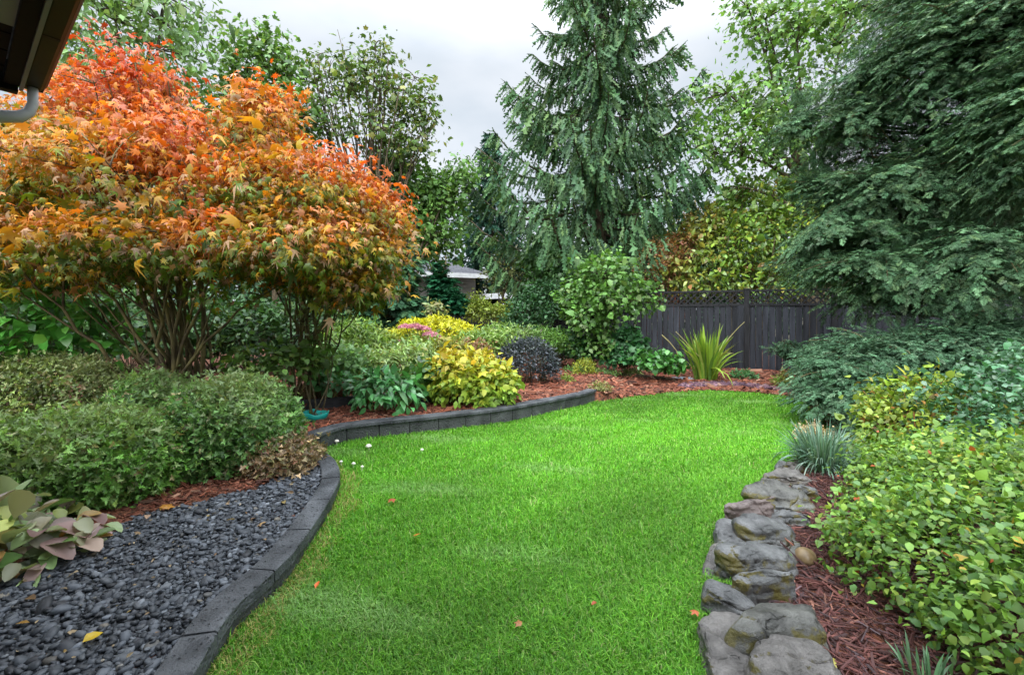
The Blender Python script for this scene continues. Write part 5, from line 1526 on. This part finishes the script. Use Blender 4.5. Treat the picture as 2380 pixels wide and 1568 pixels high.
HEM = [(.060, .135, .060), (.090, .175, .082), (.036, .085, .040), (.125, .20, .085), (.15, .21, .13)]
evergreen('hemlock_tree', 'huge dark blue-green conifer with drooping feathery branches above the spreading juniper', (7.6, 7.4, 0),
          [bl(2240, 420, 6.8, 1.9, 1.7, 1.35, 1), bl(2040, 470, 7.0, 1.1, 1.3, .65, 1.2), bl(1900, 440, 7.4, .55, .7, .25), bl(2000, 310, 7.2, .95, 1.1, .5, 1.1), bl(1860, 300, 7.4, .5, .6, .22), bl(1990, 560, 7.0, 1.0, 1.0, .3), bl(2040, 200, 7.0, .9, 1.0, .5), bl(2260, 150, 6.2, 1.5, 1.4, 1.1), bl(2100, 640, 6.6, 1.35, 1.1, .55, 1.3), bl(1960, 610, 7.4, 1.0, .8, .5, 1.2), bl(2330, 620, 5.6, 1.1, 1.0, .75), bl(2090, 705, 6.8, 1.0, .9, .35), bl(1895, 630, 7.8, .7, .7, .38), bl(2430, 330, 5.2, 1.0, 1.2, 1.3), bl(2160, 40, 6.8, 1.1, 1.2, 1.1), bl(2420, 30, 5.6, 1.2, 1.2, 1.0)],
          4300, 1.1, 11, .17, SPR, HEM, [4, 4, 3, 1.5, .6], 141, trunk=[(7.6, 7.4, -.1), (7.5, 7.3, 3), (7.5, 7.2, 7.5)], trunk_r=.26, depth=.5, low=-.9, lump=.2, droop=.45, rise=.14, twigs=420, cull=.55, zmin=.9)
JUN = [(.060, .135, .066), (.085, .175, .092), (.036, .085, .043), (.14, .22, .13)]
evergreen('spreading_juniper', 'low wide spreading juniper bush with feathery blue-green branches at the lawn edge', (5.3, 6.2, 0),
          [bl(2110, 850, 6.0, 1.15, 1.0, .62), bl(1980, 880, 6.1, .80, .8, .55, 1.1), bl(2290, 850, 5.6, 1.1, .9, .7), bl(1935, 940, 5.8, .50, .6, .34), bl(2060, 930, 5.4, .7, .6, .42), bl(2420, 900, 5.0, .8, .8, .7), bl(1920, 840, 6.8, .5, .5, .3)],
          2600, .6, 8, .135, SPR, JUN, [4, 4, 2, 1.4], 142, trunk=None, cat='shrub', depth=.6, low=-.55, zmin=.05, droop=.15, rise=.2, twigs=200, part='foliage')
evergreen('juniper_standard', 'little juniper trained on a bare stem, leaning in front of the fence', gp(1862, 882, .02),
          [bl(1830, 812, 8.7, .42, .35, .10), bl(1900, 815, 8.6, .36, .35, .14), bl(1880, 850, 8.5, .30, .3, .12)],
          150, .38, 7, .12, SPR, JUN, [4, 4, 2, 1.4], 143, trunk=[gp(1862, 886, .02) - UP * .05, at(1856, 850, 8.75), at(1850, 820, 8.7)], trunk_r=.055, depth=.4, low=-.5, droop=.2, rise=.12, twigs=60, tw_r=.006)
evergreen('hedge_conifer', 'soft feathery conifer filling the gap right of the slimmer maple', (-3.0, 11.6, .2),
          [bl(880, 680, 11.6, 1.0, .8, .85), bl(920, 620, 11.8, .8, .7, .75), bl(850, 740, 11.4, .75, .6, .5), bl(950, 720, 11.6, .5, .5, .5)],
          560, .6, 6, .26, SPRF, [(.035, .105, .05), (.055, .14, .065), (.022, .065, .03), (.075, .16, .06)], [4, 3, 3, 1], 144, trunk=[(-3.0, 11.6, .1), (-3.0, 11.6, 2.6)], trunk_r=.09, droop=.5, rise=.1, twigs=80)
evergreen('young_fir', 'small dense dark green fir beside the neighbour house roof', (-1.95, 13.6, .2),
          [bl(1035, 700, 13.6, .72, .65, .42), bl(1025, 660, 13.6, .46, .45, .36), bl(1018, 632, 13.6, .24, .25, .3), bl(1060, 715, 13.5, .5, .5, .3)],
          420, .45, 6, .22, SPRF, [(.015, .095, .04), (.025, .13, .055), (.010, .06, .025)], [4, 3, 3], 145, trunk=[(-1.95, 13.6, .1), (-1.98, 13.6, 3.2)], trunk_r=.06, droop=.1, rise=.1, twigs=60)

def spruce(name, label, base, top, R, seed, nb, str_n, sl, sw, cols, wts, tip_up=.25, start=.06, trunk_r=.24, prof=1.0, hang=1.0, side=None):
    """tall conifer: sweeping branches hung with strands"""
    rng = np.random.default_rng(seed)
    root = empty(name, base, label, 'tree')
    base = np.asarray(base, float); Ht = top - base[2]
    mb = MB()
    n = 14
    tp = np.column_stack([base[0] + .04 * np.sin(np.linspace(0, 5, n)), np.full(n, base[1]), np.linspace(base[2] - .1, top, n)])
    mb.tube(tp, trunk_r * (1 - np.linspace(0, .94, n)), 9)
    P, D, Nn, Sz, G = [], [], [], [], []
    for i in range(nb):
        f = start + (1 - start) * ((i + rng.uniform(0, 1)) / nb) ** .92
        z = base[2] + f * Ht
        az = i * 2.399963 + rng.normal() * .25
        Lb = R * (1 - f) ** prof * rng.uniform(.72, 1.18) + .15
        if side is not None: Lb *= side(az, f)
        d = np.array([math.cos(az), math.sin(az), 0])
        t = np.linspace(0, 1, 9)
        drop = -.30 * Lb * (1 - f * .7)
        hz = drop * np.sin(t * 2.2) / math.sin(2.2) * .8 + tip_up * Lb * t ** 3
        path = np.array([base[0], base[1], z]) + d * (Lb * t)[:, None] + UP * hz[:, None]
        path += np.cumsum(rng.normal(0, .012 * Lb, (9, 3)), 0)
        r0 = .012 + .012 * Lb
        mb.tube(path, np.linspace(r0, r0 * .3, 9), 5, cap=False)
        k = max(10, int(str_n * Lb / R) + 8)
        u = rng.uniform(.12, 1, k) ** .8
        pp = np.stack([np.interp(u, t, path[:, q]) for q in range(3)], 1)
        sd = np.array([-d[1], d[0], 0])
        off = rng.uniform(-1, 1, k) * (.20 * Lb * (1 - u * .75) + .05)
        pp += sd * off[:, None] - UP * (np.abs(off) * .25)[:, None]
        P.append(pp)
        D.append(-UP * hang + d * (.25 + .5 * u[:, None] ** 3) + sd * (np.sign(off) * .25)[:, None] + rng.normal(0, .18, (k, 3)))
        Nn.append(rng.normal(size=(k, 3)) + d * .3)
        Sz.append(sl * np.exp(rng.normal(0, .3, k)) * (.55 + .45 * min(1, Lb / R * 1.8)))
        G.append(np.full(k, i))
        # upright-lying shoots along the branch itself
        k2 = max(5, k // 2)
        u2 = np.linspace(.2, 1, k2)
        p2 = np.stack([np.interp(u2, t, path[:, q]) for q in range(3)], 1)
        for s in (-1, 1):
            P.append(p2); D.append(d * .8 + sd * s * .7 + UP * .05 + rng.normal(0, .15, (k2, 3))); Nn.append(UP + rng.normal(0, .4, (k2, 3)))
            Sz.append(np.full(k2, sl * .75) * (1.1 - .4 * u2)); G.append(np.full(k2, i))
    P, D, Nn, Sz, G = map(np.concatenate, (P, D, Nn, Sz, G))
    V, T, C = scatter(STR, P, D, Nn, Sz, palette(cols, wts, len(P), rng, .22, G, .16), rng, np.full(len(P), sw))
    np_mesh('crown', V, T, M_NEEDLE, root, C)
    mb.build('trunk', M_BARK, root, smooth=True)
    return root
SPC = [(.05, .115, .045), (.075, .15, .055), (.03, .075, .032), (.11, .18, .06)]
spruce('spruce_tree', 'tall spruce with drooping strands rising above the fence and the centre of the garden', at(1393, 780, 16.0) * np.array([1, 1, 0]) + np.array([0, 0, .0]), 16.8, 5.5, 151, 165, 125, .50, .75, SPC, [4, 3, 3, 1.6], tip_up=.30, start=.17, trunk_r=.26, prof=.85)
spruce('narrow_fir', 'slim dark fir farther back, left of the tall spruce', (at(1140, 780, 23.0) * np.array([1, 1, 0])), 10.6, 2.6, 152, 120, 46, .50, 1.1, [(.022, .07, .045), (.035, .095, .06), (.015, .045, .03)], [4, 3, 3], tip_up=.25, start=.08, prof=.9, hang=.5)

# ------------------------------------------------------------------ broad-leaved trees round the garden
TG = [(.09, .19, .04), (.13, .24, .055), (.06, .13, .03), (.18, .27, .07)]
tree('tall_tree', 'tall feathery light green tree behind the broad maple, beside the house gutter', 'tree', (-8.3, 10.5, 0),
     [bl(310, 110, 10.5, 1.7, 1.5, 1.5), bl(230, 260, 10.3, 1.5, 1.3, 1.2), bl(370, 20, 10.6, 1.2, 1.2, 1.0), bl(390, 230, 10.6, .8, 1.0, .7), bl(430, 300, 10.4, .9, 1, .8), bl(180, 40, 10.3, 1.4, 1.3, 1.4), bl(330, 380, 10.6, 1.6, 1.2, 1.0), bl(120, 420, 10.4, 1.5, 1.2, 1.2)],
     900, 9, .26, LAN + DIA, .19, [(.13, .24, .07), (.18, .30, .10), (.085, .17, .05), (.25, .34, .14)], [4, 4, 3, 1.5], 161, trunk_r=.2, limb_r=.06, twigs=260, twig_r=.012, down=.55, depth=.4, cull=.5)
tree('young_maple', 'green-leaved tree with its top just right of the gutter-side tall tree', 'tree', (-6.4, 12.4, 0),
     [bl(590, 170, 12.4, .85, .8, .75), bl(540, 110, 12.4, .4, .4, .45), bl(610, 100, 12.5, .45, .45, .4), bl(670, 150, 12.4, .45, .45, .5), bl(560, 260, 12.3, 1.1, .9, .8), bl(680, 260, 12.3, .8, .8, .7), bl(600, 400, 12.2, 1.6, 1.0, 1.2)],
     620, 8, .20, MAP5 + DIA, .15, TG, [4, 4, 3, 1], 162, trunk_r=.13, limb_r=.045, twigs=220, twig_r=.010, depth=.4, cull=.5)
tree('airy_tree', 'open vase-shaped tree with thin upright branches showing against the sky', 'tree', (-3.95, 13.2, 0),
     [bl(860, 190, 13.2, 1.05, .9, .85), bl(790, 170, 13.2, .7, .7, .6), bl(880, 120, 13.2, .40, .5, .35), bl(950, 230, 13.2, .75, .7, .8), bl(740, 280, 13.2, .7, .7, .8), bl(960, 330, 13.2, .7, .6, .5), bl(720, 170, 13.3, .3, .4, .5), bl(860, 300, 13.2, 1.1, .9, .7), bl(990, 270, 13.2, .4, .4, .5)],
     420, 8, .20, MAP5 + DIA, .13, [(.09, .165, .035), (.14, .20, .045), (.06, .12, .028), (.22, .22, .05)], [4, 3, 3, 1.2], 163, stems=22, fan=.18, limb_r=.045, twigs=300, twig_r=.011, depth=.35, cull=.45)
tree('garden_tree', 'dense light green tree between the airy tree and the slim fir', 'tree', (-2.9, 14.2, 0),
     [bl(940, 430, 14.2, .95, .9, .75), bl(1000, 470, 14.2, .95, .8, .75), bl(1075, 410, 14.2, .48, .5, .30), bl(1035, 440, 14.2, .5, .5, .4), bl(950, 540, 14.1, 1.2, .9, .8), bl(910, 380, 14.2, .6, .6, .5), bl(1010, 560, 14.2, .7, .7, .6)],
     680, 9, .20, MAP5 + DIA, .15, [(.09, .20, .04), (.13, .25, .055), (.06, .14, .03), (.18, .27, .07)], [4, 4, 3, 1.2], 164, trunk_r=.13, limb_r=.045, twigs=200, twig_r=.010, depth=.4, cull=.5)
tree('tall_maple', 'big light green deciduous tree reaching over from behind the hemlock', 'tree', (8.6, 13.0, 0),
     [bl(1720, 330, 12.5, 1.1, 1.0, .9), bl(1670, 230, 12.6, .8, .8, .6), bl(1800, 220, 12.4, 1.1, 1.0, .9), bl(1790, 60, 12.3, .95, .9, .75), bl(1740, 20, 12.4, .55, .6, .5), bl(1880, 100, 12.0, 1.1, 1.0, 1.0), bl(1960, 20, 11.6, 1.2, 1.2, .8), bl(1660, 340, 12.8, .8, .8, .8), bl(1850, 330, 12.2, 1.0, 1.0, 1.0), bl(1720, 440, 12.6, .7, .7, .5)],
     760, 7, .22, MAP5 + DIA, .14, [(.12, .25, .05), (.17, .31, .065), (.08, .17, .035), (.25, .35, .10)], [4, 4, 3, 1.4], 165, trunk_r=.24, limb_r=.06, twigs=300, twig_r=.011, depth=.35, cull=.5, trunk_top=at(1850, 200, 12.4))
def lcf(pos, o, col, rng):
    px = CX + pos[:, 0] / pos[:, 1] * FPX
    f = np.clip((1690 - px) / 170 + .3 * wobble(pos, np.random.default_rng(9), 1.1), 0, 1)[:, None] * np.clip(o[:, 2:3] + .6, 0, 1)
    r = np.array([[.34, .15, .05]]) * np.exp(rng.normal(0, .3, len(pos)))[:, None]
    return col * (1 - f * .75) + r * f * .75
shrub('laurel_hedge', 'large laurel with yellow-green and rusty leaves rising over the board fence', 'shrub',
      [bl(1760, 570, 13.2, 1.5, 1.0, 1.2), bl(1650, 590, 13.4, 1.1, .9, .9), bl(1850, 530, 13.0, 1.1, 1.0, 1.15), bl(1900, 450, 13.0, .8, .8, .6), bl(1560, 620, 13.5, .8, .7, .7), bl(1640, 520, 13.4, .6, .6, .5), bl(1760, 460, 13.2, .7, .7, .5), bl(1700, 660, 13.2, 2.2, .8, .7)],
      1500, 7, .13, OV + LAN[:1], .165, [(.17, .31, .04), (.27, .38, .05), (.10, .20, .03), (.42, .36, .05), (.21, .33, .11), (.36, .17, .07)], [4, 3, 3, 1, 2, .5], 166, mat=M_LEAFG, depth=.55, stems=40, stem_r=.03, base=(6.6, 13.3, 0), colfn=lcf, down=.1, up=.6, lump=.28)
shrub('red_stemmed_shrub', 'thin reddish shrub at the left end of the laurel over the fence', 'shrub',
      [bl(1530, 610, 13.1, .5, .5, .75), bl(1575, 590, 13.2, .45, .45, .6), bl(1505, 640, 13.0, .35, .4, .45)],
      330, 6, .09, DIA + LAN[:1], .10, [(.30, .09, .05), (.22, .13, .06), (.34, .20, .05), (.13, .15, .04)], [3, 3, 2, 2], 167, depth=.4, stems=46, stem_r=.014, base=(4.4, 13.1, 0), smat=noise_mat('red_twig', (.16, .05, .035), (.26, .10, .06), 10, bump=0))

# mid-distance shrubs by the neighbour's house
shrub('boundary_shrub', 'yellow-green fine-leaved shrub in front of the carport', 'shrub', [bl(1115, 728, 13.2, .42, .4, .36), bl(1165, 730, 13.4, .40, .4, .28), bl(1103, 705, 13.3, .16, .2, .26)], 330, 7, .08, DIA + OV[:1], .09, [(.17, .23, .03), (.24, .28, .04), (.10, .16, .02)], [4, 3, 2], 171, depth=.5, stems=20, base=(-.7, 13.2, .2))
shrub('boundary_shrub', 'rounded dark green shrub between the carport and the young tree', 'shrub', [bl(1235, 730, 12.3, .62, .5, .48), bl(1260, 690, 12.5, .5, .45, .42), bl(1215, 760, 12.2, .5, .45, .35)], 520, 7, .08, DIA + OV[:1], .10, [(.03, .095, .03), (.05, .13, .045), (.02, .06, .02)], [4, 3, 3], 172, depth=.55, stems=20, base=(.5, 12.3, .1))
tree('pale_branchy_tree', 'thin pale yellow-green tree whose bare branches cross the neighbour house', 'tree', (-.2, 16.8, 0),
     [bl(1185, 620, 16.8, 1.0, .8, .65), bl(1150, 650, 16.8, .6, .6, .5), bl(1230, 630, 16.8, .6, .6, .6)], 170, 5, .16, DIA, .12, [(.17, .20, .06), (.22, .23, .09), (.11, .15, .05)], [3, 2, 2], 173, trunk_r=.07, limb_r=.035, twigs=200, twig_r=.011, depth=.3)
tree('understory_tree', 'dark leafy tree under the skirt of the tall spruce', 'tree', (1.15, 14.6, 0),
     [bl(1290, 640, 14.6, .9, .8, .8), bl(1260, 600, 14.8, .6, .6, .5), bl(1310, 700, 14.4, .7, .7, .5)], 420, 7, .16, MAP5 + DIA, .15, [(.045, .12, .03), (.07, .16, .04), (.03, .08, .02)], [4, 3, 3], 174, trunk_r=.08, limb_r=.035, twigs=120, twig_r=.01, depth=.45)
# woods beyond the gardens
k = 0
for (px, pt, Y, r_, c, lab) in [
    (-250, 250, 17, 3.2, 0, 'far green tree beyond the house, outside the broad maple'), (60, 380, 19, 3.2, 1, 'far dark tree glimpsed under the broad maple at the photo edge'), (330, 420, 20, 3.0, 0, 'far tree glimpsed between the broad maple stems'),
    (560, 440, 19, 2.8, 1, 'far dark tree glimpsed between the two maples'), (760, 470, 21, 2.8, 0, 'far green tree behind the airy tree'), (930, 520, 27, 3.0, 1, 'far dark tree behind the dense light green tree'),
    (1270, 540, 27, 2.8, 1, 'far dark tree between the slim fir and the tall spruce'), (1480, 500, 25, 3.0, 0, 'far green tree behind the tall spruce skirt'), (1610, 500, 24, 2.6, 1, 'far dark tree right of the tall spruce skirt'), (1740, 400, 26, 3.0, 2, 'far hazy green tree whose crown shows over the laurel'),
    (1900, 380, 20, 3.2, 1, 'far dark tree behind the laurel and the hemlock'), (2200, 350, 16, 3.2, 0, 'far green tree hidden behind the hemlock boughs'), (2500, 300, 13, 3.2, 1, 'dark tree behind the hemlock at the photo edge')]:
    top = CAM_H + (HY - pt) / FPX * Y
    x = (px - CX) / FPX * Y
    r2 = r_
    cols = ([(.08, .17, .045), (.11, .21, .06), (.05, .12, .03)], [(.05, .12, .055), (.07, .15, .07), (.035, .085, .04)], [(.12, .20, .08), (.15, .24, .10), (.085, .15, .06)])[c]
    tree('background_tree', lab, 'tree', (x, Y, 0), [(x, Y, top * .62, r2 * .8, r2 * .6, top * .38), (x - r2 * .45, Y, top * .42, r2 * .6, r2 * .5, top * .34), (x + r2 * .45, Y, top * .45, r2 * .6, r2 * .5, top * .34), (x, Y - .3, top * .22, r2 * .95, r2 * .5, top * .22)],
         430, 7, .32, MAP5 + DIA, .30, cols, [4, 3, 3], 180 + k, trunk_r=.18, limb_r=.07, twigs=60, depth=.45, group='trees beyond the gardens', twig_r=.015)
    k += 1

# ------------------------------------------------------------------ the right-hand leafy bed
IVC = [(.12, .23, .03), (.17, .30, .04), (.06, .145, .022), (.27, .36, .06), (.085, .18, .06)]
def icf(pos, o, col, rng):
    n = len(pos)
    dk = np.clip(.5 + .5 * wobble(pos, np.random.default_rng(12), .8) + (pos[:, 0] - 2.6) * -.1, 0, 1)[:, None]
    c = col * (1 - .35 * dk) + np.array([.045, .15, .02]) * .35 * dk
    r = rng.uniform(0, 1, n)
    c[r < .006] = np.array([.42, .10, .03])
    c[(r > .018) & (r < .027)] = np.array([.42, .30, .03])
    return c
shrub('leafy_ground_cover', 'wide low mass of rounded green leaves beside the shredded mulch near the camera', 'shrub',
      [(3.08, 3.05, .18, .64, .72, .40, 1.2), (2.30, 2.30, .16, .58, .62, .40, 1.3), (2.15, 1.60, .18, .45, .60, .40, 1.3), (2.95, 2.35, .30, .65, .8, .48, 1.1), (2.65, 1.55, .30, .6, .7, .48, 1.1), (3.4, 3.5, .1, .55, .55, .34), (3.3, 3.75, .10, .32, .38, .24)],
      3700, 7, .065, IVY + OV[:1], .034, IVC, [4, 4, 3, 2, 1.5], 191, depth=.70, stems=70, colfn=icf, o_w=.6, down=.35, up=.95, n_out=.4, n_r=.35, base=(2.5, 2.6, .02), zmin=.04, stem_r=.006, lump=.10)
shrub('red_tinged_shrub', 'yellow-green shrub with red-tinged stems in front of the spreading juniper', 'shrub',
      [bl(2140, 960, 4.5, .50, .45, .40), bl(2100, 1000, 4.3, .40, .4, .32), bl(2220, 985, 4.3, .42, .4, .36), bl(2140, 1060, 4.1, .45, .4, .3)],
      800, 5, .06, OV + IVY[:1], .052, [(.19, .29, .028), (.23, .31, .04), (.10, .18, .02), (.30, .28, .04), (.26, .10, .03)], [4, 3, 3, 1.5, .5], 192, depth=.55, stems=50, smat=noise_mat('rusty_stem', (.20, .08, .02), (.34, .16, .04), 8, bump=0), stem_r=.008, down=.2, base=(4.0, 4.35, .03))
shrub('blue_green_shrub', 'dense blue-green leafed shrub at the photo edge, right of the yellow-green shrub', 'shrub',
      [bl(2330, 990, 3.9, .62, .6, .45), bl(2420, 930, 3.9, .6, .6, .5), bl(2270, 1080, 3.7, .45, .45, .3), bl(2400, 1060, 3.5, .5, .5, .4)],
      900, 7, .06, OVW, .047, [(.05, .15, .06), (.08, .20, .09), (.035, .095, .035), (.12, .22, .14)], [4, 3, 3, 1.2], 193, mat=M_LEAFG, depth=.6, stems=40, down=.25, up=.9, base=(4.3, 3.9, .03))
shrub('dusky_shrub', 'low dusky green shrub with pinkish tips behind the silvery fern', 'shrub',
      [bl(2060, 1060, 4.4, .34, .35, .24), bl(2030, 1110, 4.1, .22, .28, .16), bl(2110, 1095, 4.0, .28, .3, .2)],
      280, 5, .05, OV + MAP5[:1], .06, [(.05, .14, .05), (.08, .18, .07), (.04, .10, .04), (.26, .13, .10)], [4, 3, 3, .5], 194, depth=.5, stems=30, down=.3)
shrub('astilbe', 'faded tan plumes standing over the silvery fern at the lawn edge', 'plant',
      [bl(1885, 1000, 5.0, .16, .14, .06), bl(1905, 1010, 4.95, .14, .14, .05), bl(1870, 1012, 5.0, .12, .12, .05)], 70, 6, .025, DIA, .04, [(.46, .33, .17), (.40, .30, .20), (.34, .32, .14)], [3, 2, 1], 195, depth=.3, stems=16, smat=M_GSTEM, stem_r=.004, base=gp(1900, 1045, .03))

# leaf litter caught in the pebbles and along the edging
rng = np.random.default_rng(301)
P = np.column_stack([rng.uniform(-4, -1.2, 900), rng.uniform(1.3, 4.8, 900)])
P = P[inpoly(P, GRAVEL) & (dpoly(P, [tuple(p) for p in EDGE_L[::4, :2]]) > .15)][:150]
n = len(P)
pos = np.column_stack([P, np.full(n, .128)])
V, T, C = scatter(OV + MAP5[:1] + LAN, pos, rng.normal(size=(n, 3)) * np.array([1, 1, .25]), UP + rng.normal(0, .35, (n, 3)), .022 * np.exp(rng.normal(0, .4, n)), palette([(.30, .22, .12), (.40, .30, .18), (.18, .10, .05), (.45, .30, .05)], [4, 3, 3, .6], n, rng), rng)
tag(np_mesh('leaf_litter', V, T, M_LEAF, None, C), 'small dry leaf bits caught among the dark pebbles', 'leaf litter', kind='stuff')
